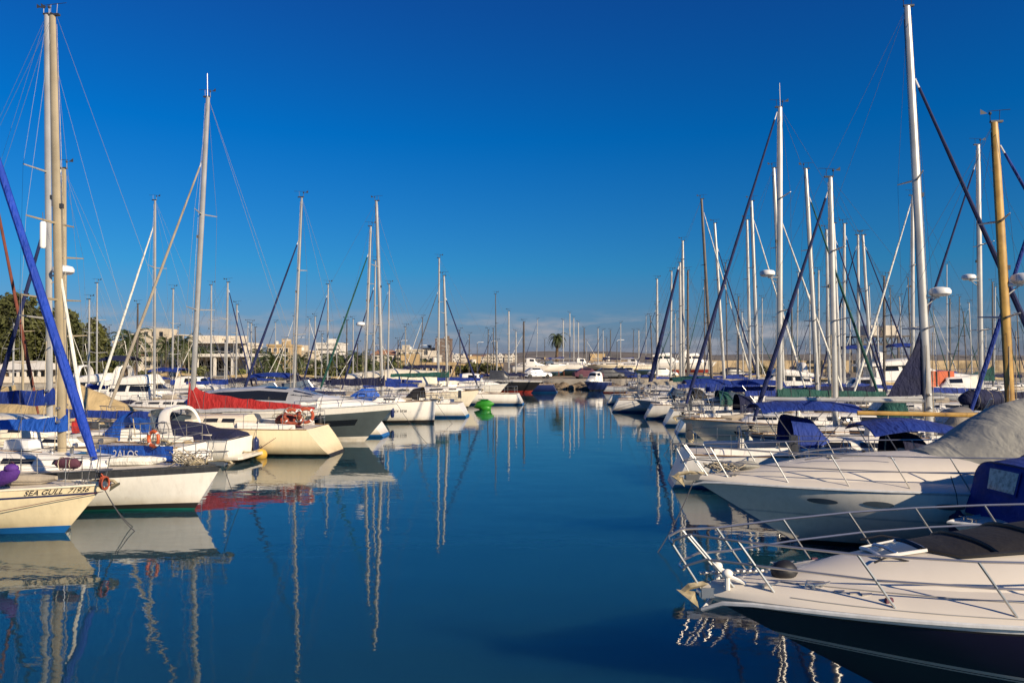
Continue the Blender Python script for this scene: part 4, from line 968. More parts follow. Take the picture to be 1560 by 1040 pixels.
# 2. white sloop with the broad charcoal band
S2, H2 = sailboat('white sloop with a broad charcoal band along its deck edge', 19.6, 97, 78, 23, 1, L=11.2, J=4.45, B=3.0, fb=(1.18, .98), lod=0, hullmats=['white', 'boot_black', 'charcoal', 'boot_green'],
    top=((.19, 2),), bot=((.15, 1), (.05, 3)), mast='alugold', genoa=None, babystay=(0.80, .44, 'sailcloth'), spreaders=(.52, .345), cover='skyblue', rake=.75, mr=.115, sheerrail='charcoal', stay_frac=1.0)
q = MB(); q.lathe([(0, -.34), (.05, -.34), (.075, -.30), (.075, .30), (.05, .34), (0, .34)], (-4.2 - .25, -.80, 7.05), 12); rf = q.build('radar_reflector', 'radome', S2)
q = MB(); q.tube([(-4.45, -.80, 7.39), (-4.42, -.86, 7.62)], .01, 4); q.build('lanyard', 'wire', rf)
cl = thing('weather_cloth', 'blue cloth banner with white letters laced along the rail of the charcoal banded sloop', 'banner', (0, 0, 0))
q = MB(); Hm = S2.matrix_basis; rows = []
for i in range(17):
    x = lerp(-4.35, -1.7, i / 16); s_ = H2.sheer(H2.at_x(x), 1, .10); rows.append([Hm @ (s_ + Vector((0, .03 * math.sin(i * 1.3), z))) for z in (.02, .14, .28, .42)])
q.grid(rows); q.grid([[p + Vector((0, .012, 0)) for p in r][::-1] for r in rows]); q.build('cloth', 'skyblue', cl)
cu = bpy.data.curves.new('lettering', 'FONT'); cu.body = '2ALOS'; cu.size = .30; tob = bpy.data.objects.new('lettering', cu); COL.objects.link(tob)
me = bpy.data.meshes.new_from_object(tob.evaluated_get(bpy.context.evaluated_depsgraph_get())); bpy.data.objects.remove(tob)
for v in me.vertices:
    x = -3.75 + v.co.x; s_ = H2.sheer(H2.at_x(x), 1, .10); v.co = Hm @ (s_ + Vector((0, -.05, .08 + v.co.y)))
me.materials.clear(); me.materials.append(M['radome']); o = bpy.data.objects.new('lettering', me); COL.objects.link(o); o.parent = cl
lifebuoy('orange horseshoe ring lifebuoy on the far rail of the charcoal banded sloop', W(S2, H2.sheer(.22, 1, .12) + Vector((.15, -.1, .62))), S2.rotation_euler.z + 1.2, 'orange', .20)
# tangle of rope and gear on its foredeck
q = MB(); rr = random.Random(2)
for i in range(26):
    c = Vector((-.55 - rr.random() * .8, rr.uniform(-.3, .3), 1.2 + rr.random() * .32)); a0 = rr.random() * 6
    q.tube([c + Vector((.22 * math.cos(a0 + a) * rr.uniform(.7, 1), .15 * math.sin(a0 + a), .12 * math.sin(a * 1.3 + i))) for a in [k * .8 for k in range(6)]], .013, 4)
f = thing('rope_pile', 'tangled pile of tan ropes on the foredeck of the charcoal banded sloop', 'rope', S2.location, S2.rotation_euler.z); q.build('coils', 'rope', f)
q = MB(); q.ball((-.75, .05, 1.22), (.34, .26, .12), 10, 6); q.build('heap', 'galv', f)
line('dark slack rope hanging from the bow of the charcoal banded sloop', W(S2, (.05, 0, 1.12)), W(S2, (.25, .5, -.05)), .10, .009, 'darkrope')
# 3. white sloop behind with blue boom cover running out of frame
S3, H3 = sailboat('ivory deckhouse yacht with a mast radar, behind the charcoal banded sloop', 22.6, 78, 70, 22, 1, L=10.5, J=3.6, B=2.7, fb=(1.35, 1.2), lod=1, hull='ivory', boot='boot_red', cover='blue', cov=(.42, .28), boomlen=4.2, boomz=2.55, radar_at=.385, mast='alu', mr=.10, spreaders=(.27, .62), genoa=None, rake=.8)
q = MB(); S = loft_mesh(q, [(-3.2, .6, 1.2, 1.5, 3.5, .1), (-3.6, .95, 1.2, 2.15, 4, .08), (-6.8, 1.02, 1.2, 2.25, 4, .08), (-7.0, 1.0, 1.2, 2.2, 4, .08)], 14, 3); dh = q.build('deckhouse', 'ivory', S3, angle=45)
for u0, u1 in ((1.08, 1.2), (1.36, 1.48), (1.62, 1.86)):
    for v0, v1 in ((.1, .26), (.9, .74)): g = MB(); surf_patch(g, S, u0, u1, v0, v1); g.build('window', 'glass', dh)
# 4. bow-in sloop with blue boom cover and dark forestay
S4, H4 = sailboat('white sloop moored bow in with a long blue sail cover ending above the orange lifebuoy', 25.4, 99, 97, 257, -1, L=7.6, J=3.0, B=2.6, fb=(1.1, 1.0), lod=1, hull='white', cover='blue', cov=(.22, .16), boomlen=3.1, boomz=1.95, genoa='navycloth', gr=.06, rake=.6, stay_frac=1.0, dodger='skyblue', mr=.10, mast='alugold', yaw=1)
f = thing('jerry_can', 'red plastic fuel can standing on deck left of the blue spray hood', 'fuel can', W(S4, (-3.9, .65, 1.42)), .4)
q = MB(); q.box((0, 0, .2), (.22, .32, .40), top=.92); q.build('body', 'red', f); q = MB(); q.tube([(0, -.1, .40), (0, -.08, .50), (0, .08, .50), (0, .1, .40)], .022, 5); q.tube([(0, .12, .4), (0, .15, .47)], .03, 6); q.build('handle', 'red', f)
# 5. yacht with a rust coloured furled sail, its mast out of frame
S5, H5 = sailboat('yacht with a rust red furled headsail whose mast stands outside the left edge', 28.5, -42, -44, 130, 1, L=9, J=3.0, B=2.6, fb=(1.15, 1.0), lod=1, hull='greywhite', cover=None, boom=False, genoa='rust', gr=.05, rake=.7, stay_frac=1.0)
# 6. white sports cruiser, stern to the channel
M6, HM6, z6 = cruiser('white sports cruiser moored stern out with a swept arch, navy canvas and a swim platform', 28.2, 366, -1, L=6.4, B=2.4, fb=(1.05, .88), end='stern', hull=('white', 'boot_black', 'antifoul'), platform=.55, arch=(-.64, .86, 1.10, .25, 'white'), rake=1.1, rail_t=(.06, .5), **SPORT)
tarp(M6, 'cockpit_cover', 'navycloth', [(-3.2, .8, .9, 1.5, 2.6, .1), (-4.2, 1.0, .9, 1.52, 2.6, .1), (-5.2, 1.0, .9, 1.28, 2.6, .1), (-6.35, 1.0, .85, 1.12, 2.6, .1)])
B6 = buoy('round orange yellow mooring buoy floating beside the swim platform of the white sports cruiser', (PX(398, 29.2), 29.2, 0), .26, 'yellow')
line('tan line running from the swim platform to the yellow buoy', (PX(372, 28.3), 28.3, .35), (PX(398, 29.2), 29.1, .35), .06, .03, 'galv')
line('dark fender line from the cream yacht down to the yellow buoy', (PX(455, 30.2), 29.6, 1.2), (PX(399, 29.2), 29.15, .4), .0, .010, 'maroon')
# 7. cream yacht with the red sail cover
S7, H7 = sailboat('cream yacht moored stern out with a scarlet sail cover along its boom', 31.2, 293, 318, 149, -1, L=9.5, J=4.0, B=3.1, fb=(1.25, 1.08), lod=0, hullmats=['cream', 'boot_black', 'cream', 'boot_black'], bot=((.09, 1),), cover='red', cov=(.92, .06), covp=.5, boomlen=5.4, boomz=1.88, genoa='greytan', gr=.055, stern=-.85, tw=.78, rake=.8,
    stay_frac=.80, radar_at=None, antenna=1.0, spreaders=(.33, .63), mr=.115, coachmat='ivory', wells=True, dodger=0)
for sd in (1, -1): q = MB(); H7.patch(q, .655, .685, .42, .75, sd); q.build('porthole', 'glass', S7)
for i, (x, y, z, mat_, lab) in enumerate(((-8.75, .9, 1.58, 'brick_red', 'brick red horseshoe lifebuoy on the stern rail of the cream yacht'), (-9.35, .9, 1.62, 'brick_red', 'second red lifebuoy, at the stern corner of the cream yacht'))):
    f = lifebuoy(lab, W(S7, (x, y, z)), S7.rotation_euler.z + math.pi / 2 + .25, mat_, .27)
f = thing('sail_bag', 'rumpled orange red cloth bag stowed in the stern rail of the cream yacht', 'bag', W(S7, (-8.3, .3, 1.18)), .2)
q = MB(); q.ball((0, 0, .16), (.48, .36, .32), 12, 7); q.ball((.38, .05, .2), (.30, .26, .26), 10, 6); q.v = [(x, y, z + .05 * noise.noise(Vector((x * 5, y * 5, z * 5)))) for x, y, z in q.v]; q.build('body', 'brick_red', f); q = MB(); q.tube([(-.3, -.3, .3), (0, -.34, .42), (.3, -.3, .36)], .02, 5); q.build('strap', 'maroon', f)
q = MB()
for i in range(14):
    c = Vector((-8.3 + rnd(-.5, .5), rnd(-.5, .5), 1.5)); q.tube([c + Vector((.2 * math.cos(a), .06 * math.sin(a * 2), .16 * math.sin(a))) for a in [k * .63 for k in range(9)]], .016, 4)
f = thing('rope_pile', 'tangle of sheets and ropes over the cockpit of the cream yacht', 'rope', S7.location, S7.rotation_euler.z); q.build('coils', 'rope', f)
# 8. dark grey motor yacht
M8, HM8, z8 = cruiser('dark slate hulled motor yacht with a long black hull window and silver roof', 34.6, 606, 1, L=10.6, B=3.4, fb=(1.85, 1.45), hull=('slate', 'white', 'white', 'antifoul'), top=((.34, 2),), bot=((.22, 1),), rake=1.6, ports=(('rect', .12, .40, .46, .62),), rails=True, rail_t=(.05, .40), railh=.6, lean=.2,
    houses=[dict(st=[(-.07, .12, -.02, .03, 2.4, .1), (-.16, .45, -.02, .22, 2.6, .15), (-.30, .66, -.02, .45, 2.8, .15), (-.40, .72, -.02, .60, 3, .15)], hatch=[(1.5, .5, .6, .5)]),
            dict(name='saloon', st=[(-.33, .60, .30, .50, 3, .15), (-.46, .74, -.02, .90, 3, .2), (-.60, .78, -.02, 1.06, 3.2, .2), (-.80, .78, -.02, 1.0, 3.2, .2), (-.92, .70, -.02, .8, 3.2, .2)], win=[(.25, .95, .2, .8), (1.05, 3.6, .09, .27), (1.05, 3.6, .91, .73), (1.2, 1.9, .36, .64)], mat='silver', glass='glass')], wells=False, q=(1.1, 2.6))
g = MB(); HM8.patch(g, .235, .26, .46, .57, -1, 'ell', .016); g.build('porthole', 'steel', M8)
# 9. white yacht with registration marks, kayak and navy cover
S9, H9 = sailboat('white yacht with an upright stem and a blue kayak on its deck', 45.5, 583, 573, 306, 1, L=11, J=3.35, B=3.2, fb=(1.35, 1.1), lod=1, hull='white', boot='boot_black', cover='navycloth', cov=(.5, .32), boomlen=3.3, boomz=2.3, rake=.12, genoa=None, mast='alu', mr=.10, coachmat='white', toprake=None)
text_on(H9, S9, 'CY 5728', 2.35, .62, .20, -1)
f = thing('kayak', 'bright blue kayak propped upright on the deck beside the tallest centre left mast', 'kayak', W(S9, (-4.05, -1.25, 1.15)), .2)
q = MB(); q.tube([(-1.1, 0, .1), (-.7, 0, .3), (-.1, 0, .55), (.5, 0, .62), (.85, 0, .5)], [.05, .30, .42, .36, .06], 10, ry=.5); q.build('hull', 'skyblue', f); q = MB(); q.tube([(-.2 + .3 * math.cos(a), -.24, .55 + .12 * math.sin(a)) for a in [i * .63 for i in range(10)]], .02, 4, closed=True); q.build('cockpit_rim', 'darkblue', f)
# further masts of the left side
SB = sailboat
SB('white yacht with a tall right leaning mast and a black furled sail', 38, 447, 460, 301, -1, L=7.6, J=3.2, lod=1, genoa='navycloth', gr=.06, cover='navycloth', cov=(.2, .12), boomz=2.1, stay_frac=.80, yaw=1, rake=.8, wells=False)
SB('yacht with a white furled headsail slanting left, behind the tan tarpaulin boat', 45, 236, 236, 305, -1, L=10, J=4.0, lod=1, genoa='sailcloth', gr=.065, cover=None, stay_frac=.87, yaw=-2)
SB('yacht with a long dark green furled headsail left of the blue kayak yacht mast', 50.5, 556, 565, 345, -1, L=10, J=3.4, lod=1, genoa='greencloth', gr=.065, cover='blue', cov=(.25, .15), stay_frac=.84, radar_at=.42, yaw=1.5)
SB('yacht with a shorter mast just left of the blue kayak yacht mast', 56, 569, 572, 397, -1, L=8.6, J=2.7, lod=2, genoa='navycloth', gr=.055, cover='blue', stay_frac=.80)
SB('white yacht with a dark thin furled headsail below the white apartment block', 60, 499, 500, 433, -1, L=8, J=2.4, lod=2, genoa='navycloth', gr=.06, cover='navycloth', stay_frac=.90)
SB('yacht with a grey mast just right of the tallest centre left mast', 65, 591, 593, 433, -1, L=8.4, J=2.8, lod=2, cover='blue', genoa='wire', gr=.03)
S16, H16 = SB('cream white yacht beside the bright green kayak, dark forestay down to its bow', 58, 682, 676, 420, 1, L=9.6, J=2.55, B=3.0, fb=(1.45, 1.1), lod=1, hull='ivory', boot='boot_black', genoa='navycloth', gr=.06, cover='greencloth', cov=(.4, .2), boomlen=4.6, boomz=2.5, stay_frac=.80, mr=.09)
f = thing('kayak', 'bright green kayak hanging at the bow of the cream white yacht by the channel', 'kayak', (PX(737, 56.6), 56.6, .42), -.2)
q = MB(); q.tube([(-.75, 0, -.25), (-.45, 0, -.1), (0, 0, .0), (.45, 0, .0), (.8, 0, .05)], [.04, .30, .38, .30, .05], 10, ry=.8); q.ball((.1, 0, -.28), (.5, .3, .30), 10, 6); q.build('hull', 'green', f); q = MB(); q.tube([(.4 * math.cos(a), -.15 + .2 * math.sin(a), .36) for a in [i * .63 for i in range(10)]], .03, 4, closed=True); q.build('rim', 'greencloth', f)
SB('white yacht with the taller of the two close masts left of the brown tower', 64, 668, 669, 393, -1, L=10, J=3.1, lod=2, genoa='wire', gr=.045, cover='blue', cov=(.3, .2), stay_frac=.74)
SB('dark hulled ketch with a thin grey mast left of the channel head', 86, 756, 755, 448, -1, L=10, J=3.4, lod=2, hull='darkblue', mast='wire', cover='navycloth', mr=.06)
SB('white sloop with a bright white mast at the channel head', 90, 775, 775, 474, 1, L=8, J=2.6, lod=2, cover='blue', mr=.11)
SB('small white sloop with a short mast, right of the bright white mast', 100, 786, 786, 505, 1, L=7, J=2.4, lod=2, cover=None, mr=.10)
SB('slim white yacht under the big tree at left, shorter mast', 50, 136, 136, 456, -1, L=8.5, J=3, lod=2, cover='blue', mr=.07)
SB('slim white yacht under the big tree at left, taller mast with spreaders', 57, 148, 148, 431, -1, L=9, J=3, lod=2, cover=None, mr=.07)
SB('yacht with a dark brown mast left of the beige apartment block', 62, 209, 210, 463, 1, L=8, J=2.8, lod=2, mast='darkmast', cover='tan', mr=.09)
SB('yacht with a clean white mast in front of the beige apartment block', 60, 263, 264, 440, -1, L=8.4, J=2.8, lod=2, cover='blue', mr=.08)
SB('yacht with a thin white mast right of the scarlet sail cover mast', 63, 322, 322, 434, -1, L=8.6, J=2.8, lod=2, cover='navycloth', mr=.08)
SB('yacht with a grey mast and dark stay slanting right before the cream block', 58, 345, 347, 430, 1, L=9, J=2.4, lod=2, genoa='navycloth', gr=.055, cover='blue', mr=.09)
SB('yacht with a short slim mast in front of the cream block, dark stay leaning right', 66, 360, 361, 464, 1, L=7.6, J=2.2, lod=2, genoa='navycloth', gr=.04, cover='navycloth', mr=.09)
SB('yacht with a short thin mast left of the black stay, above the white pavilion roof', 75, 383, 383, 492, -1, L=7, J=2.3, lod=2, cover='blue', mr=.08)
SB('yacht with a pale mast seen left of the tall white block', 80, 481, 480, 482, 1, L=7, J=2.4, lod=2, cover=None, mr=.09)
SB('yacht with a short pale mast standing among the palms', 84, 538, 538, 486, 1, L=7, J=2.4, lod=2, cover='tan', mr=.08)
SB('yacht with a slim mast and white masthead light, right of the brown tower', 88, 757, 757, 520, -1, L=7, J=2.4, lod=2, cover=None, mr=.08)
SB('old yacht with a thin mast at the far left edge, under the tallest tree', 48, 21, 21, 492, 1, L=8, J=2.8, lod=2, cover='tan', mr=.06)
SB('old yacht with a buff mast beside the rust red furled sail', 46, 36, 34, 450, -1, L=8.5, J=2.9, lod=2, mast='alugold', cover=None, mr=.08)

# the back rows: many slim masts one behind another
rs = random.Random(21); far = 'slim masted yachts of the back rows'
for px in list(range(112, 300, 27)) + list(range(300, 770, 19)) + list(range(802, 850, 16)) + list(range(896, 990, 17)):
    px += rs.uniform(-6, 6); D = rs.uniform(66, 98) if px < 700 else rs.uniform(88, 92) if px < 860 else rs.uniform(84, 91)
    if px > 790: D = rs.uniform(112, 140)
    t, _ = SB('slim masted yacht of the back rows, furled and covered', D, px, px + rs.uniform(-2, 2), rs.uniform(480, 524), rs.choice((1, -1)), L=7.5, J=2.6, lod=2, hull=rs.choice(('white', 'ivory', 'greywhite', 'cream', 'darkblue')), boot=rs.choice(('boot_blue', 'boot_red', 'boot_black')), z0=GZ + .9 if px > 790 else 0, cover=rs.choice((None, 'blue', 'navycloth', 'tan')), mast=rs.choice(('alu', 'greymast', 'darkmast')), mr=.06, wells=False, genoa=rs.choice((None, 'navycloth', 'sailcloth')), gr=.035, group=far)
for px in list(range(990, 1560, 16)):
    px += rs.uniform(-6, 6); D = rs.uniform(68, 92)
    SB('slim masted yacht of the right hand back rows, furled and covered', D, px, px + rs.uniform(-6, 3), rs.uniform(400, 505), rs.choice((1, -1)), L=8, J=2.8, lod=2, hull=rs.choice(('white', 'ivory', 'greywhite', 'cream', 'darkblue')), boot=rs.choice(('boot_blue', 'boot_red', 'boot_black')), cover=rs.choice((None, 'blue', 'navycloth', 'tan')), mast=rs.choice(('alu', 'greymast', 'alu', 'darkmast')), mr=.065, wells=False, genoa=rs.choice((None, 'navycloth', 'greencloth', 'sailcloth')), gr=.04, group='slim masted yachts of the right hand back rows')

# motor boats and covered boats between
T1, HT1, zt1 = cruiser('boat under a big rumpled tan tarpaulin behind the lifebuoy', 36, 222, 1, L=8.5, B=3.0, fb=(1.3, 1.1), rails=False, wells=False, lod=2)
tarp(T1, 'tarpaulin', 'tan', [(-.3, .3, .9, 1.35, 2, .2), (-1.5, 1.1, .8, 1.9, 1.8, .3), (-3.5, 1.5, .7, 2.65, 1.7, .35), (-5.6, 1.55, .7, 2.4, 1.7, .35), (-8.4, 1.4, .7, 1.5, 2, .3)])
fl = dict(FLY)
cruiser('white flybridge cruiser left of the shaggy palm, dark windscreen', 52, 236, 1, L=7.6, fb=(1.25, 1.0), lod=2, **FLY)
cruiser('white flybridge cruiser behind the scarlet sail cover, navy canvas on its bridge', 46, 318, 1, L=8, fb=(1.3, 1.05), lod=2, tops=((-.62, -.84, .7, 2.9, 'navycloth'),), **FLY)
cruiser('white wheelhouse boat with dark side windows under the long cream block', 56, 300, -1, L=8.5, fb=(1.5, 1.1), lod=2, end='stern', **CABIN)
cruiser('white cabin cruiser with a blue canopy in front of the white pavilion', 60, 372, 1, L=8.5, fb=(1.5, 1.1), lod=2, tops=((-.6, -.9, .8, 1.9, 'blue'),), **CABIN)
cruiser('silver sports boat with a dark wrap round screen above the scarlet cover', 48, 505, 1, L=9, fb=(1.55, 1.2), lod=2, **SPORT)
cruiser('white sports boat with blue canvas right of the round palm', 56, 545, 1, L=9, fb=(1.5, 1.15), lod=2, tops=((-.55, -.9, .85, 1.5, 'blue'),), **SPORT)
T2, _, _ = cruiser('large boat under a cream canvas cover behind the kayaks', 66, 700, 1, L=10.5, B=3.4, fb=(1.9, 1.7), rails=False, wells=False, lod=2)
tarp(T2, 'tarpaulin', 'ivory', [(-.2, .3, 1.4, 1.9, 2, .2), (-2, 1.3, 1.4, 2.8, 2, .2), (-6, 1.7, 1.3, 3.0, 2, .2), (-10.3, 1.5, 1.3, 2.5, 2, .2)])
cruiser('small white workboat with dark windows and a raked bow left of the channel head', 72, 774, 1, L=7, fb=(1.5, 1.1), lod=2, rails=True, **CABIN)
cruiser('white cruiser with a raised dark blue canvas left of the small workboat', 68, 742, 1, L=8.5, fb=(1.5, 1.2), lod=2, tops=((-.4, -.9, .8, 1.9, 'navycloth'),), **SPORT)
cruiser('black hulled wooden boat with a white sheer stripe and red bottom', 84, 826, 1, L=7, B=2.6, fb=(1.35, 1.45), lod=2, hull=('black', 'boot_red', 'white', 'boot_red'), top=((.12, 2),), bot=((.25, 1),), rails=False, houses=[dict(name='wheelhouse', st=[(-.55, .5, -.02, .6, 3.4, .1), (-.62, .62, -.02, 1.1, 3.6, .1), (-.85, .62, -.02, 1.1, 3.6, .1)], win=[(.2, .9, .25, .75), (1.1, 1.9, .12, .28)], mat='charcoal')])
SB('dark wooden mast yacht moored behind the black hulled boat', 88, 798, 798, 490, 1, L=8, J=3, lod=2, hull='darkblue', mast='darkmast', cover='navycloth', mr=.12)
cruiser('small cabin boat with a dark blue hull at the very end of the channel', 89, 890, -1, L=4.8, B=2.2, fb=(1.2, 1.0), lod=2, yaw=58, hull=('darkblue', 'boot_black', 'antifoul'), rails=False, **CABIN)
# boats laid up ashore behind the channel head
ash = 'boats laid up ashore behind the channel head'
def stands(t, L, B, k=1.3):
    for x in (-.3, -.75):
        for sd in (1, -1): q = MB(); q.tube([(x * L, sd * B * .5, -k), (x * L, sd * B * .28, .15)], .06, 5); q.build('stand', 'rust', t)
for px, D, L, lab, kw in ((838, 112, 5.6, 'white cabin cruiser laid up ashore below the lone dark palm', CABIN), (868, 116, 6.2, 'white open sports boat laid up ashore at the middle of the quay', SPORT), (912, 118, 5.5, 'small white cabin boat ashore right of the open sports boat', CABIN), (992, 122, 6, 'white boat with a low cabin ashore behind the extra thick furled sail', CABIN)):
    t, _, _ = cruiser(lab, D, px, 1, L=L, fb=(1.15, .9), lod=2, z0=GZ + .6, rails=False, yaw=rnd(-25, 25), wells=False, **kw); stands(t, L, L * .33, .6)
for px, top, D, mat_, lab in ((858, 488, 122, 'alu', 'yacht ashore with the leftmost mast of the distant cluster by the lone palm'), (868, 477, 120, 'alu', 'yacht ashore with the tallest mast of the distant cluster'), (874, 484, 126, 'alu', 'yacht ashore with the second tallest mast, right beside the tallest of the cluster'), (881, 491, 122, 'alu', 'yacht ashore with the rightmost pale mast of the cluster'),
                              (890, 500, 118, 'darkmast', 'yacht ashore with a dark brown mast right of the cluster'), (911, 500, 124, 'greymast', 'yacht ashore with a thin grey mast between the dark mast and the hazy one'), (930, 503, 128, 'wire', 'yacht ashore with a faint thin mast above the middle of the quay'), (973, 503, 122, 'alu', 'yacht ashore with a lone thin mast left of the extra thick furled sail')):
    t, _ = SB(lab, D, px, px, top, random.choice((1, -1)), L=8, J=2.8, lod=2, z0=GZ + .9, cover=random.choice((None, 'blue')), mast=mat_, mr=.10, wells=False); stands(t, 8, 2.5, .9)

# ================================================================ RIGHT ROW, near to far
# 1. navy motor cruiser
houses = [dict(name='trunk_cabin', mat='cleandeck', st=[(-.075, .10, -.03, .01, 2.2, .2), (-.12, .26, -.03, .11, 2.2, .25), (-.19, .45, -.03, .23, 2.3, .28), (-.28, .58, -.03, .34, 2.4, .28), (-.40, .68, -.03, .42, 2.5, .25), (-.60, .76, -.03, .46, 2.8, .2), (-.68, .78, -.03, .50, 3, .2)])]
R1, HR1, zr1 = cruiser('navy hulled motor cruiser with a white deck and bow rail, nearest at right', 8.15, 1068, -1, L=8.8, B=3.1, fb=(1.33, 1.37), edge=.13, hull=('navy', 'silver', 'black', 'white', 'greywhite', 'navy'), top=((.03, 3), (.015, 4), (.035, 3), (.012, 4), (.022, 2)), fr=((.68, .645, 1, .55), (.635, .62, 1, .55)), bot=((.05, 2),), rake=2.5, houses=houses, yaw=11.5,
    rail_t=(.065, .62), railn=6, railh=.60, lean=.33, lod=0, rails=False, e=2.5, q=(1.05, 2.5), p=(1.25, .9), wells=False, name='motor_cruiser', deckmat='cleandeck')
guard_rails(R1, HR1, .54, .075, .66, 6, 0, .38, pushpit=False, solid=True, r=.0135, ahead=.12, step=.10)
trunk = [c for c in R1.children if c.name.startswith('trunk_cabin')][0]
L_ = 8.8; st = [(x * L_, w_ * 1.55, zr1(x * L_) + a, zr1(x * L_) + b + .104, ex, tb) for x, w_, a, b, ex, tb in houses[0]['st']]
S = loft(st)
def on_trunk(x, yf):
    """a point on the trunk cabin at local x, yf = share of the way across (-1..1)"""
    for k in range(len(st) - 1):
        if st[k][0] >= x >= st[k + 1][0]: return S(k + (st[k][0] - x) / (st[k][0] - st[k + 1][0]), .5 - yf * .5)
# opening skylight
def sheet(pts_fn, nu, nv, off): return [[pts_fn(i / nu, j / nv) + Vector((0, 0, off)) for j in range(nv + 1)] for i in range(nu + 1)]
f_ = lambda u, v: on_trunk(lerp(-1.95, -2.45, u), lerp(-.22, .18, v))
q = MB(); q.grid(sheet(f_, 6, 6, .035)); sk = q.build('skylight', 'greyglass', R1)
q = MB(); ring = [f_(u, 0) for u in (0, .25, .5, .75, 1)] + [f_(1, v) for v in (.25, .5, .75, 1)] + [f_(u, 1) for u in (.75, .5, .25, 0)] + [f_(0, v) for v in (.75, .5, .25)]
q.tube([p + Vector((0, 0, .03)) for p in ring], .020, 6, closed=True); q.tube([f_(.35, v) + Vector((0, 0, .04)) for v in (0, .5, 1)], .02, 5); q.build('skylight_frame', 'white', sk)
q = MB(); a = f_(.9, -.05); q.tube([a + Vector((.35, -.12, .02)), a + Vector((.1, -.1, .07)), a + Vector((-.15, -.12, .02))], .012, 5); q.build('hand_rail', 'black', trunk); q = MB(); a = f_(.1, 1.3); q.tube([a + Vector((.2, 0, .02)), a + Vector((.05, .0, .08)), a + Vector((-.2, 0, .02))], .012, 5); q.build('hand_rail', 'black', trunk)
# black screen cover with straps
f2 = lambda u, v: on_trunk(lerp(-2.42, -5.9, u), lerp(-.60, .36, v)) + Vector((0, 0, .02 + .14 * min(1, u * 1.6) * math.sin(math.pi * min(1, max(0, v))) ** .5 * u ** .5))
q = MB(); rows = [[f2(lerp(0, 1, i / 12) if True else 0, j / 12) if not (i == 0) else f2(0, lerp(.22, .78, j / 12)) for j in range(13)] for i in range(13)]; q.grid(rows)
cv = q.build('windscreen_cover', 'blackcloth', R1, angle=70)
for u in (.17, .36, .55): q = MB(); q.tube([f2(u + .05 * abs(v - .5), v) + Vector((0, 0, .012)) for v in [i / 10 for i in range(11)]], [.03] * 11, 6, ry=.3); q.build('strap', 'black', cv)
q = MB(); q.tube([rows[i][0] + Vector((0, 0, .015)) for i in range(13)], .022, 5); q.tube([rows[i][-1] + Vector((0, 0, .015)) for i in range(13)], .022, 5); q.tube([p + Vector((0, 0, .012)) for p in rows[0]], .03, 5); q.build('cover_edge', 'black', cv)
# windlass cover, bow roller, anchor, chain, lights and cleats
q = MB(); q.ball((-.92, .02, zr1(-.9) + .22), (.15, .12, .12), 14, 8); q.v = [(x, y, z + .02 * noise.noise(Vector((x * 14, y * 14, z * 9)))) for x, y, z in q.v]; q.build('windlass_cover', 'black', R1)
anchor(R1, (.06, 0, 1.36), .9)
q = MB()
for i in range(22): x = -.72 + i * .035; q.lathe([(.010, -.018), (.020, -.012), (.020, .012), (.010, .018)], (x, .01 * (-1) ** i, zr1(x) + .225), 6, axis='x' if i % 2 else 'z')
q.build('anchor_chain', 'steel', R1)
for y in (.16, -.13): q = MB(); q.tube([(-.22, y, 1.42), (-.22, y, 1.56)], .03, 8); q.ball((-.22, y, 1.59), (.06, .05, .05), 10, 6); q.tube([(-.42, y, 1.48), (-.22, y, 1.57)], .02, 5); q.build('deck_light', 'white', R1)
for sd in (1, -1):
    q = MB(); c = on_trunk(-1.15, .72 * sd); q.tube([c + Vector((.18, 0, 0)), c + Vector((.14, 0, .12)), c + Vector((-.05, -.01 * sd, .10)), c + Vector((-.15, -.02 * sd, -.02))], .011, 6); q.build('hand_rail', 'steel', trunk)
    s_ = H = HR1.sheer(.125, sd, .26); cleat(R1, (s_.x, s_.y, s_.z + .0), .1, 1.15)
    s_ = HR1.sheer(.19, sd, .17); q = MB(); q.box((s_.x, s_.y, s_.z + .03), (.09, .04, .05), 0, .1, .8); q.build('side_light', 'maroon', R1)
    q = MB(); s_ = HR1.sheer(.10, sd, .22); q.ball((s_.x, s_.y, s_.z), (.05, .04, .02), 8, 4); q.build('filler_cap', 'black', R1)
    for tt in (.145, .16, .172): s_ = HR1.sheer(tt, sd, .24); q = MB(); q.tube([(s_.x + .05, s_.y, s_.z + .03), (s_.x - .06, s_.y, s_.z + .03)], .014, 5); q.build('fairlead', 'steel', R1)
#line('white bow line led from the navy cruiser deck cleat over the rail', W(R1, HR1.sheer(.125, -1, .26) + Vector((0, 0, .06))), W(R1, HR1.sheer(.02, -1, .05) + Vector((0, 0, .05))), .0, .012)
for HH, T_, ins in ((HR1, R1, .30), (HR1, R1, .06)):
    for sd in (1, -1): q = MB(); q.tube([HH.dp(t_, sd * (1 - ins / max(.2, HH.hb(t_)))) + Vector((0, 0, .004)) for t_ in [lerp(.09, .7, i / 20) for i in range(21)]], .006, 4); q.build('moulding_seam', 'greymast', T_)
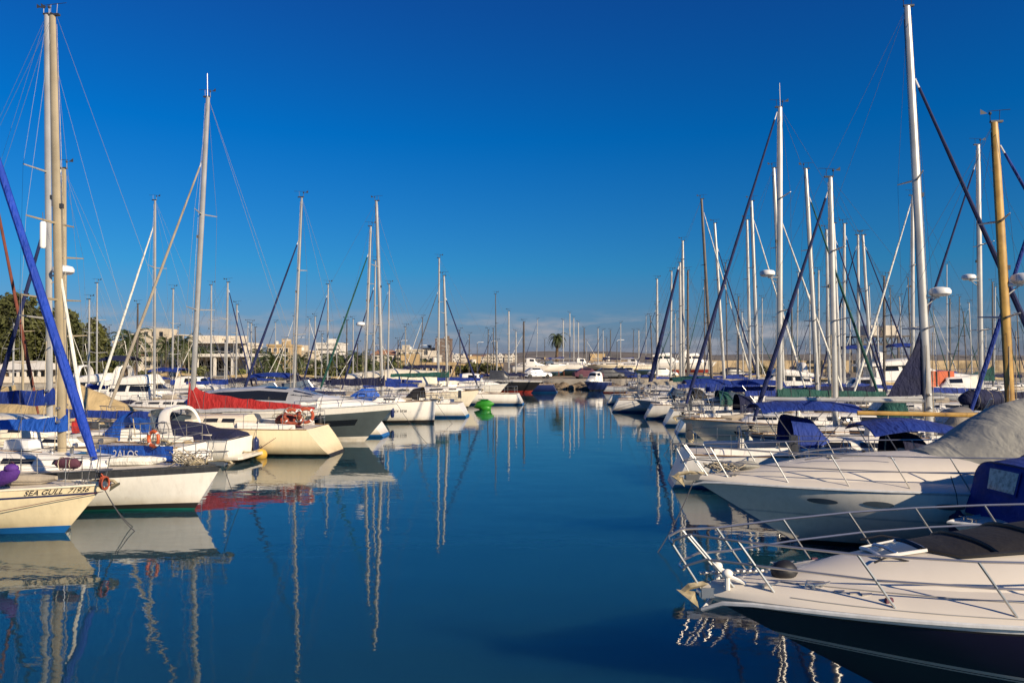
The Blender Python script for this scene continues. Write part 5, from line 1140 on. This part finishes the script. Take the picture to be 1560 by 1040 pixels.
# 2. small boat under a blue canopy between the two cruisers
RB, HRB, zrb = cruiser('small boat under a royal blue canopy with a clear vinyl window', 12.1, 1462, 1, L=6.2, B=2.3, fb=(1.25, 1.05), end='stern', yaw=180, rails=False, wells=False, hull=('white', 'boot_blue', 'antifoul'), p=(1.2, .9)) if False else cruiser('small boat under a royal blue canopy with a clear vinyl window', 13.2, 1440, -1, L=6.0, B=1.95, yaw=10, fb=(1.02, 1.0), rails=False, wells=False, hull=('white', 'boot_blue', 'antifoul'), lod=1)
cst = [(-.98, .95, .98, 1.35, 4, .12), (-1.12, .98, .98, 1.98, 4.5, .13), (-1.9, .99, .98, 2.12, 4.5, .13), (-3.4, .99, .98, 2.2, 4.5, .13), (-5.6, .97, .98, 2.15, 4.5, .13), (-5.9, .9, .98, 1.7, 4, .13)]
q = MB(); S = loft_mesh(q, cst, 18, 5); q.v = [(x, y, z + .025 * noise.noise(Vector((x * 3, y * 3, z * 3)))) for x, y, z in q.v]; can = q.build('canopy', 'blue', RB, angle=75)
for v0, v1, u in ((.455, .545, (.28, .86)), (.14, .25, (2.1, 2.7))):
    g = MB(); surf_patch(g, S, u[0], u[1], v0, v1, 5, 5, .035); g.build('window', 'clearvinyl', can)
    g = MB(); surf_patch(g, S, u[0] - .06, u[1] + .06, v0 - .012, v1 + .012, 5, 5, .028); g.build('window_surround', 'blue', can)
for u in (1, 2, 3): q = MB(); q.tube([S(u + .02, v) + Vector((0, 0, .02)) for v in [i / 16 for i in range(17)]], .018, 5); q.build('canopy_hoop', 'darkblue', can)
# 3. white motor cruiser with grey canvas
houses3 = [dict(name='trunk_cabin', mat='cleandeck', st=[(-.06, .10, -.03, .02, 2.2, .2), (-.12, .34, -.03, .16, 2.3, .22), (-.22, .56, -.03, .34, 2.5, .22), (-.36, .70, -.03, .46, 2.8, .2), (-.56, .78, -.03, .52, 3, .15)])]
R2, HR2, zr2 = cruiser('white motor cruiser with oval portholes and a big grey canvas cover', 15.6, 1052, -1, L=11.4, B=3.5, fb=(1.38, 1.34), edge=.10, hull=('white', 'boot_black', 'greywhite', 'antifoul'), top=((.04, 0), (.03, 2)), fr=((.55, .52, 2),), rake=2.3, houses=houses3, rails=False, yaw=8.0, deckmat='cleandeck', wells=False, lod=0, ports=(('ell', .155, .205, .74, .83), ('ell', .245, .295, .74, .83), ('ell', .36, .41, .74, .83)), e=2.4, q=(1.05, 2.5), p=(1.2, .9))
guard_rails(R2, HR2, .62, .06, .62, 7, 0, .36, pushpit=False, solid=True, r=.0135, ahead=.1, step=.10)
tk = [c for c in R2.children if c.name.startswith('trunk_cabin')][0]
tarp(R2, 'canvas_cover', 'greycloth', [(-4.9, .6, 1.75, 1.95, 2.2, .2), (-5.6, 1.05, 1.62, 2.28, 2.0, .25), (-6.6, 1.45, 1.52, 2.95, 1.9, .28), (-7.6, 1.55, 1.48, 3.1, 1.9, .28), (-9.5, 1.6, 1.45, 3.0, 2, .25), (-11, 1.5, 1.42, 2.2, 2, .25)])
q = MB(); q.tube([(-6.9, -1.35, 1.5), (-6.9, -1.15, 2.4), (-6.95, -.7, 3.0)], .03, 6); q.build('cover_pole', 'steel', R2)
anchor(R2, (.16, 0, 1.42), 1.05); hatch(tk, (-3.1, 0, zr2(-3.1) + .40), .55, .5)
for sd in (1, -1): q = MB(); q.tube([S2_ for S2_ in [HR2.sheer(.2, sd, .75) + Vector((0, 0, .34)), HR2.sheer(.23, sd, .75) + Vector((0, 0, .42)), HR2.sheer(.33, sd, .75) + Vector((0, 0, .48)), HR2.sheer(.345, sd, .75) + Vector((0, 0, .40))]], .013, 5); q.build('hand_rail', 'steel', tk)
q = MB(); rr = random.Random(9)
for i in range(16): c = Vector((-.75 + rr.uniform(-.35, .35), rr.uniform(-.22, .22), 1.60 + rr.uniform(-.03, .08))); q.tube([c + Vector((.16 * math.cos(a), .12 * math.sin(a), .05 * math.sin(a * 2 + i))) for a in [k * .63 for k in range(8)]], .014, 4)
f = thing('rope_pile', 'coils of rope and chain on the bow of the white cruiser with oval portholes', 'rope', R2.location, R2.rotation_euler.z); q.build('coils', 'rope', f); q = MB(); q.ball((-1.2, -.1, 1.64), (.3, .22, .10), 10, 6); q.build('heap', 'greycloth', f)
fender('dark navy fender hanging from the rail of the white cruiser with oval portholes', R2, HR2, .40, 1, 'navycloth', .17, .75, .35)
fender('second navy fender aft on the white cruiser, half hidden by the blue canopy', R2, HR2, .56, 1, 'navycloth', .17, .75, .35)

# 4. yellow masted yacht
RY, HRY = SB('yacht with a varnished yellow wooden mast and matching boom at the right edge', 19.2, 1541, 1516, 186, 1, L=9.6, J=4.1, B=2.8, fb=(1.15, 1.0), lod=1, hull='white', mast='yellowwood', cover=None, boomlen=3.85, boomz=2.42, genoa='blue', gr=.055, radar_at=.525, stay_frac=.93, spreaders=(.41, .70), mr=.115, rake=.8, wells=True)
# 5. tall white masted yacht, stern to the channel
R4, HR4 = SB('yacht with the tallest white mast at right, bare boom and mast radar', 22.3, 1415, 1383, 9, 1, L=11.5, J=4.3, B=3.1, fb=(1.25, 1.05), lod=0, hull='white', cover=None, boomlen=4.8, boomz=2.62, genoa='navycloth', gr=.07, stay_frac=.83, radar_at=.335, spreaders=(.25, .595), mr=.125, rake=.9, dodger='blue')
q = MB(); q.grid([[(-4.45, .02, 2.8 + .3 * i), (-4.6 - .9 * (1 - i / 6), .05 * math.sin(i), 2.75 + .28 * i)] for i in range(7)]); q.grid([[(-4.6 - .9 * (1 - i / 6), .05 * math.sin(i) - .02, 2.75 + .28 * i), (-4.45, -.0, 2.8 + .3 * i)] for i in range(7)]); q.build('furled_mainsail', 'navycloth', R4)
# 6. blue covered yacht, bow out
R5, HR5 = SB('grey white yacht with a dark stripe and a white pennant on its rail', 26, 1272, 1265, 270, -1, L=9.8, J=3.0, B=3.0, fb=(1.25, 1.1), lod=0, hull='greywhite', stripe='darkblue', cover=None, boomlen=3.6, boomz=2.5, genoa='navycloth', gr=.065, stay_frac=.94, dodger='greytan', mr=.10, rake=1.0, spreaders=(.42, .7))
q = MB(); c = HR5.sheer(.16, 1, .1); q.add([c + Vector((0, 0, .25)), c + Vector((-.5, 0, .25)), c + Vector((0, 0, .95)), c + Vector((0, .02, .25)), c + Vector((-.5, .02, .25)), c + Vector((0, .02, .95))], [(0, 1, 2), (5, 4, 3), (0, 3, 4, 1), (1, 4, 5, 2), (2, 5, 3, 0)])
f = thing('pennant', 'plain white triangular cloth hung on the bow rail of the dark striped yacht', 'flag', R5.location, R5.rotation_euler.z); q.build('cloth', 'sailcloth', f, smooth=False); q = MB(); q.tube([c + Vector((0, 0, .0)), c + Vector((0, 0, 1.0))], .01, 5); q.build('staff', 'steel', f)
bb = curved_sheet(R4, 'bimini', 'blue', [-6.55 - i * .48 for i in range(7)], lambda u: 2.52 + .1 * math.sin(math.pi * u), 1.15, .2)
for x in (-6.9, -9.1):
    for y in (1.1, -1.1): q = MB(); q.tube([(x, y, 2.34), (-8.2, y * 1.08, 1.0)], .014, 5); q.build('bimini_pole', 'steel', bb)
bb = curved_sheet(RY, 'bimini', 'blue', [-5.75 - i * .36 for i in range(7)], lambda u: 2.18 + .16 * math.sin(math.pi * u), 1.1, .22)
for x in (-6.1, -7.6):
    for y in (1.05, -1.05): q = MB(); q.tube([(x, y, 2.0), (-7.0, y * 1.08, .95)], .014, 5); q.build('bimini_pole', 'steel', bb)
# 7. white yacht with the long diagonal navy headsail
R3, HR3 = SB('ivory yacht with a long diagonal navy furled headsail and a whip antenna', 30.3, 1187, 1188, 164, -1, L=11.6, J=4.0, B=3.3, fb=(1.42, 1.2), lod=0, hull='ivory', boot='boot_black', cover='greencloth', cov=(.3, .16), boomlen=4.2, boomz=2.4, genoa='navycloth', gr=.06, stay_frac=.985, radar_at=.455, antenna=1.0, dodger='greencloth', mr=.115, rake=1.5, spreaders=(.33, .70), group=None)
for sd in (1, -1): q = MB(); HR3.patch(q, .15, .165, .62, .72, sd, 'rect'); q.build('porthole', 'glass', R3)
for tt, m_, lab in ((.22, 'sailcloth', 'white fender hung forward on the white yacht with the diagonal navy headsail'), (.42, 'darkblue', 'blue fender hung amidships on the white yacht with the diagonal navy headsail')): fender(lab, R3, HR3, tt, 1, m_, .13, .6)
fender('weathered buff fender hanging at the bow of the white yacht with the diagonal navy headsail', R3, HR3, .03, 1, 'galv', .17, .85, .5)
# 8. others, near to far
SB('yacht with a mast dome between the tallest white mast and the yellow mast', 35, 1494, 1490, 221, -1, L=10.5, J=4.0, lod=1, genoa='navycloth', gr=.06, cover='navycloth', cov=(.35, .2), radar_at=.50, stay_frac=.93, mr=.115, spreaders=(.30, .62))
SB('yacht off the right edge with a bright blue furled headsail slanting in', 28.5, 1642, 1640, 120, -1, L=9.5, J=4.2, lod=1, genoa='blue', gr=.07, cover='navycloth', stay_frac=.97, mr=.1)
SB('white yacht with a long white furled headsail behind the tallest right mast', 42, 1390, 1390, 298, -1, L=10, J=3.5, lod=1, genoa='sailcloth', gr=.06, cover='blue', cov=(.3, .2), stay_frac=.96, mr=.105)
SB('white yacht with a left leaning mast and a dark green furled headsail on its right', 38, 1246, 1228, 257, 1, L=10, J=3.3, lod=1, genoa='greencloth', gr=.06, cover='blue', cov=(.3, .2), stay_frac=.88, mr=.11, bimini='blue', dodger='navycloth')
SB('white yacht with a cream furled headsail and a mast just right of the antenna mast', 43, 1194, 1179, 256, 1, L=10, J=3.6, lod=1, genoa='sailcloth', gr=.055, cover='blue', cov=(.3, .2), boomlen=4.5, stay_frac=.82, mr=.11, dodger='greencloth', bimini='greencloth')
SB('white yacht with the right hand one of the close left leaning pair of masts', 48, 1155, 1145, 306, 1, L=10, J=3.2, lod=1, genoa='sailcloth', gr=.05, cover='blue', cov=(.3, .2), boomlen=5.2, stay_frac=.90, mr=.11)
SB('white yacht with the left hand one of the close left leaning pair of masts', 53, 1143, 1138, 335, 1, L=9.5, J=3, lod=2, cover='navycloth', cov=(.3, .2), mr=.11)
SB('yacht with a dark brown mast, tallest in the left part of the right hand forest', 54, 1085, 1069, 303, 1, L=10, J=3.2, lod=2, mast='darkmast', genoa='sailcloth', gr=.045, cover='greytan', boomlen=5.5, stay_frac=.93, mr=.11)
SB('yacht with a white left leaning mast right of the dark brown mast', 60, 1104, 1089, 340, 1, L=9.5, J=3, lod=2, genoa='navycloth', gr=.055, cover='blue', stay_frac=.85, mr=.12)
SB('yacht with an extra thick navy furled headsail at the start of the right rows', 60, 1037, 1036, 400, -1, L=9, J=2.75, lod=1, genoa='navycloth', gr=.14, cover='greytan', cov=(.4, .3), boomlen=5, stay_frac=.97, mr=.10)
SB('yacht with the tallest mast at the left end of the right hand rows', 63, 1041, 1040, 367, 1, L=9, J=3, lod=2, cover='greytan', cov=(.3, .2), mr=.12)
SB('yacht with a thin dark mast right of the two close ones at the left end', 68, 1047, 1048, 412, 1, L=8.5, J=3, lod=2, mast='darkmast', cover='blue', mr=.10)
SB('yacht with a thin pale mast half behind the speckled headsail', 66, 1021, 1023, 413, -1, L=8.5, J=3, lod=2, cover='navycloth', mr=.09)
SB('yacht with the leftmost mast of the right hand rows, short spreaders halfway', 72, 1001, 1001, 425, -1, L=8.5, J=3, lod=2, cover='blue', mr=.11)
SB('yacht with a wide wind vane on its masthead, left of the short dark mast', 50, 1285, 1286, 341, 1, L=9, J=3, lod=2, cover='blue', genoa='navycloth', gr=.055, mr=.11)
SB("white yacht with a left leaning mast right behind the dark striped yacht mast", 46, 1280, 1270, 340, 1, L=9, J=3, lod=2, cover='navycloth', mr=.11, stay_frac=.9, genoa='navycloth', gr=.05)
SB("white yacht with a shorter mast just left of the dark striped yacht mast", 49, 1263, 1259, 350, 1, L=9, J=3, lod=2, cover='blue', mr=.10)
SB('white yacht with an upright mast left of the boat hoist', 50, 1308, 1307, 358, -1, L=9, J=3, lod=2, cover='blue', genoa='navycloth', gr=.05, mr=.10)
SB('white yacht with a tapering left leaning mast in front of the boat hoist', 46, 1329, 1315, 358, 1, L=9, J=3.2, lod=2, cover='navycloth', genoa='navycloth', gr=.05, mr=.10)
SB('yacht with a short dark mast in front of the boat hoist', 55, 1346, 1347, 421, -1, L=8.5, J=3, lod=2, mast='darkmast', cover='tan', mr=.10)
SB('yacht with a thin grey mast between the dark brown one and the close pair', 80, 1124, 1125, 452, 1, L=8.5, J=3, lod=2, mast='wire', cover='blue', mr=.09)
SB('yacht with a faint thin mast seen between the antenna mast and the next one right', 76, 1207, 1206, 462, 1, L=8.5, J=3, lod=2, mast='wire', cover=None, mr=.10)
SB('yacht with a slim pale mast half hidden by the dark green headsail', 70, 1247, 1247, 412, 1, L=8.5, J=3, lod=2, cover='blue', mr=.10)
SB('yacht with a slim grey mast close right of the tallest right mast', 74, 1447, 1447, 455, -1, L=8.5, J=3, lod=2, mast='wire', cover='blue', mr=.08)
SB('yacht with a short thin mast between the dome topped mast and the yellow one', 70, 1512, 1512, 430, 1, L=8.5, J=3, lod=2, mast='wire', cover='greencloth', cov=(1.4, .3), mr=.09)
# motor boats at right
cruiser('small grey motorboat with a sharp bow at the channel end of the right row', 52, 966, -1, L=5.5, B=2.3, fb=(1.05, .85), hull=('greywhite', 'boot_black', 'antifoul'), lod=1, rails=True, railh=.4, **SPORT)
cruiser('white launch with a blue canopy behind the small grey motorboat', 44, 1020, -1, L=7, fb=(1.3, 1.0), lod=1, tops=((-.5, -.92, .85, 1.5, 'blue'),), **SPORT)
cruiser('tall white motor yacht with two blue tops, seen above the yellow boom', 62, 1498, 1, L=12, B=4, fb=(2.6, 2.0), lod=1, hull=('white', 'boot_red', 'antifoul'), tops=((-.45, -.62, .6, 2.9, 'blue'), (-.78, -.95, .7, 2.9, 'blue')), rails=True, **FLY)
f = thing('life_raft_canister', 'orange red canvas covered box on the tall motor yacht with blue tops', 'box', (PX(1428, 60), 59.6, 1.75), .0)
q = MB(); q.box((0, 0, .4), (2.0, .7, 1.5), top=.9); q.build('body', 'orange', f, smooth=False); q = MB(); q.box((-.5, -.36, .4), (.08, .03, 1.5)); q.box((.5, -.36, .4), (.08, .03, 1.5)); q.build('strap', 'black', f, smooth=False)
cruiser('white cabin cruiser at the right edge behind the yellow mast', 40, 1475, -1, L=10, fb=(1.7, 1.4), lod=1, **CABIN)
f = thing('bundled_sail', 'dark plum bundled cloth on a boat deck left of the yellow mast', 'bundle', (PX(1496, 32), 32, 1.70), .1)
q = MB(); q.ball((0, 0, .42), (1.1, .5, .45), 16, 9); q.v = [(x, y, z + .07 * noise.noise(Vector((x * 2.5, y * 3, z * 3)))) for x, y, z in q.v]; q.build('body', 'navycloth', f); q = MB()
for x in (-.5, .1, .6): q.tube([(x, .5 * math.cos(a), .42 + .46 * math.sin(a)) for a in [i * .63 for i in range(10)]], .02, 4, closed=True)
q.build('tie', 'rope', f)
cruiser('white motor yacht with red trim behind the dark brown mast, on the far right quay', 128, 1052, 1, L=8, fb=(1.5, 1.2), lod=2, z0=GZ + .7, hull=('white', 'boot_red', 'boot_red'), rails=False, wells=False, **FLY)
cruiser('white flybridge boat with a red boot top ashore beside the red trimmed one', 132, 1092, 1, L=8, fb=(1.5, 1.2), lod=2, z0=GZ + .7, hull=('white', 'boot_red', 'boot_red'), rails=False, wells=False, yaw=8, **FLY)
cruiser('white wheelhouse boat between the antenna mast and the dark striped yacht', 58, 1230, -1, L=8.5, fb=(1.5, 1.1), lod=2, **CABIN)
cruiser('white flybridge boat behind the close pair of left leaning masts', 66, 1110, -1, L=9, fb=(1.5, 1.1), lod=2, **FLY)
cruiser('white sports boat with blue canvas under the boat hoist', 64, 1300, -1, L=9, fb=(1.5, 1.1), lod=2, tops=((-.5, -.9, .85, 1.6, 'blue'),), **SPORT)
cruiser('small white cabin boat behind the tallest right mast', 60, 1372, -1, L=8, fb=(1.5, 1.1), lod=2, **CABIN)

# cars parked on the quay, low trees and a shed behind them
def car(label, px, D, mat, rz):
    c = P(px, 560, D); t = thing('parked_car', label, 'car', (c.x, D, GZ + .004), rz, 'cars parked on the quay')
    S = [(2.1, .6, .35, .62, 4, .1), (1.9, .80, .28, .80, 4, .08), (.9, .86, .26, .95, 4, .06), (-1.7, .86, .26, .98, 4, .06), (-2.1, .74, .34, .85, 4, .1)]
    q = MB(); loft_mesh(q, S, 14, 3); q.build('body', mat, t)
    q = MB(); S_ = loft_mesh(q, [(1.0, .72, .85, .95, 4, .1), (.35, .74, .85, 1.42, 4, .16), (-1.0, .74, .85, 1.46, 4, .16), (-1.75, .70, .85, 1.0, 4, .12)], 14, 3); cb = q.build('roof', mat, t)
    for a in ((.15, .85, .3, .7), (1.05, 1.9, .1, .28), (1.05, 1.9, .9, .72), (2.1, 2.8, .3, .7)): g = MB(); surf_patch(g, S_, *a); g.build('window', 'glass', cb)
    for x in (1.3, -1.3):
        for y in (.78, -.78): w_ = MB(); w_.lathe([(0, -.1), (.2, -.1), (.31, -.08), (.31, .08), (.2, .1), (0, .1)], (x, y, .31), 14, axis='y'); w_.build('wheel', 'black', t)
for px, D, m_, rz, lab in ((928, 103, 'charcoal', .1, 'charcoal car parked on the quay left of the mooring post'), (938, 106, 'white', 1.3, 'white car parked end on among the quay cars'), (948, 103.5, 'darkblue', .0, 'dark blue car parked on the quay'), (957, 108, 'silver', 1.5, 'silver car parked end on at the quay'), (896, 102, 'maroon', .2, 'maroon car parked behind the small dark blue cabin boat'), (818, 104, 'silver', .3, 'silver car parked behind the black hulled boat'), (1010, 106, 'white', .1, 'white car parked at the right end of the quay'), (1120, 108, 'charcoal', .2, 'charcoal car parked in front of the sandstone wall')): car(lab, px, D, m_, rz)
for i, (px, D, top, w_, lab) in enumerate(((944, 116, 555, 34, 'dark bush behind the cars parked on the quay'), (905, 126, 551, 44, 'olive bush left of the parked cars'), (968, 130, 552, 40, 'olive bush right of the parked cars'), (800, 124, 553, 40, 'olive bush behind the black hulled boat'), (1160, 128, 551, 40, 'dark scrub against the sandstone wall below the close pair of masts'))): shrub(lab, px, D, top, w_, ['leafdark', 'leaf', 'leaf2'][i % 3], 900, i + 40)
building('low tan harbour office with a flat roof at the middle of the quay', 886, 962, 140, 553, 1, 6, 'wall_tan', depth=6, name='harbour_office')

# mooring lines and fenders
for t_, H_, dx, dy, lab in ((R2, HR2, .9, .6, 'thin dark mooring line from the bow of the cruiser with oval portholes'), (R3, HR3, .8, 1.0, 'thin dark mooring line from the bow of the ivory yacht'), (R5, HR5, .7, -.9, 'thin dark mooring line from the bow of the grey white yacht'), (S9, H9, 1.2, -.6, 'thin dark mooring line from the bow of the blue kayak yacht'), (S16, H16, 1.0, -.8, 'thin dark mooring line from the bow of the yacht with the green kayak'), (M8, HM8, 1.6, -.5, 'thin dark mooring line from the bow of the slate hulled motor yacht')):
    line(lab, W(t_, (-.05, 0, H_.fb[0] - .05)), W(t_, (dx, dy, -.06)), .10, .010, 'darkrope')
for t_, H_, tt, sd, m_, lab in ((S2, H2, .30, -1, 'sailcloth', 'white fender on the side of the charcoal banded sloop'), (S7, H7, .80, 1, 'darkblue', 'dark blue fender on the quarter of the cream yacht'), (S9, H9, .22, -1, 'darkblue', 'dark blue fender on the bow of the blue kayak yacht'), (S16, H16, .28, -1, 'sailcloth', 'white fender on the side of the yacht with the green kayak'), (R5, HR5, .30, 1, 'sailcloth', 'white fender on the side of the grey white yacht'), (M8, HM8, .30, -1, 'black', 'black fender on the side of the slate hulled motor yacht')): fender(lab, t_, H_, tt, sd, m_, .12, .6, .3)

# other gear: pier post, street lamps
f = thing('mooring_post', 'pale mooring post standing in the water at the left end of the right hand row', 'post', (PX(973, 62), 62, 0))
q = MB(); q.tube([(0, 0, -.3), (0, 0, 2.5)], .13, 8); q.build('shaft', 'wall_cream', f); q = MB(); q.lathe([(0, .18), (.1, .14), (.17, 0), (0, 0)], (0, 0, 2.5), 8); q.build('cap', 'wall_white', f)
for i in range(7):
    px, D = (430, 452, 610, 640, 727, 748, 940)[i], (95, 98, 112, 116, 122, 118, 106)[i]; c = P(px, 560, D); h = rnd(4.6, 5.4)
    f = thing('street_lamp', 'slim grey street lamp on the waterfront behind the moored boats', 'street lamp', (c.x, D, GZ), 0, 'street lamps along the waterfront')
    q = MB(); q.tube([(0, 0, 0), (0, 0, h)], [.08, .05], 7); q.build('pole', 'wire', f); q = MB(); q.tube([(0, 0, h), (.2, 0, h + .2), (.7, 0, h + .22)], .035, 5); q.box((.8, 0, h + .2), (.45, .16, .08)); q.build('lamp_head', 'radome', f)
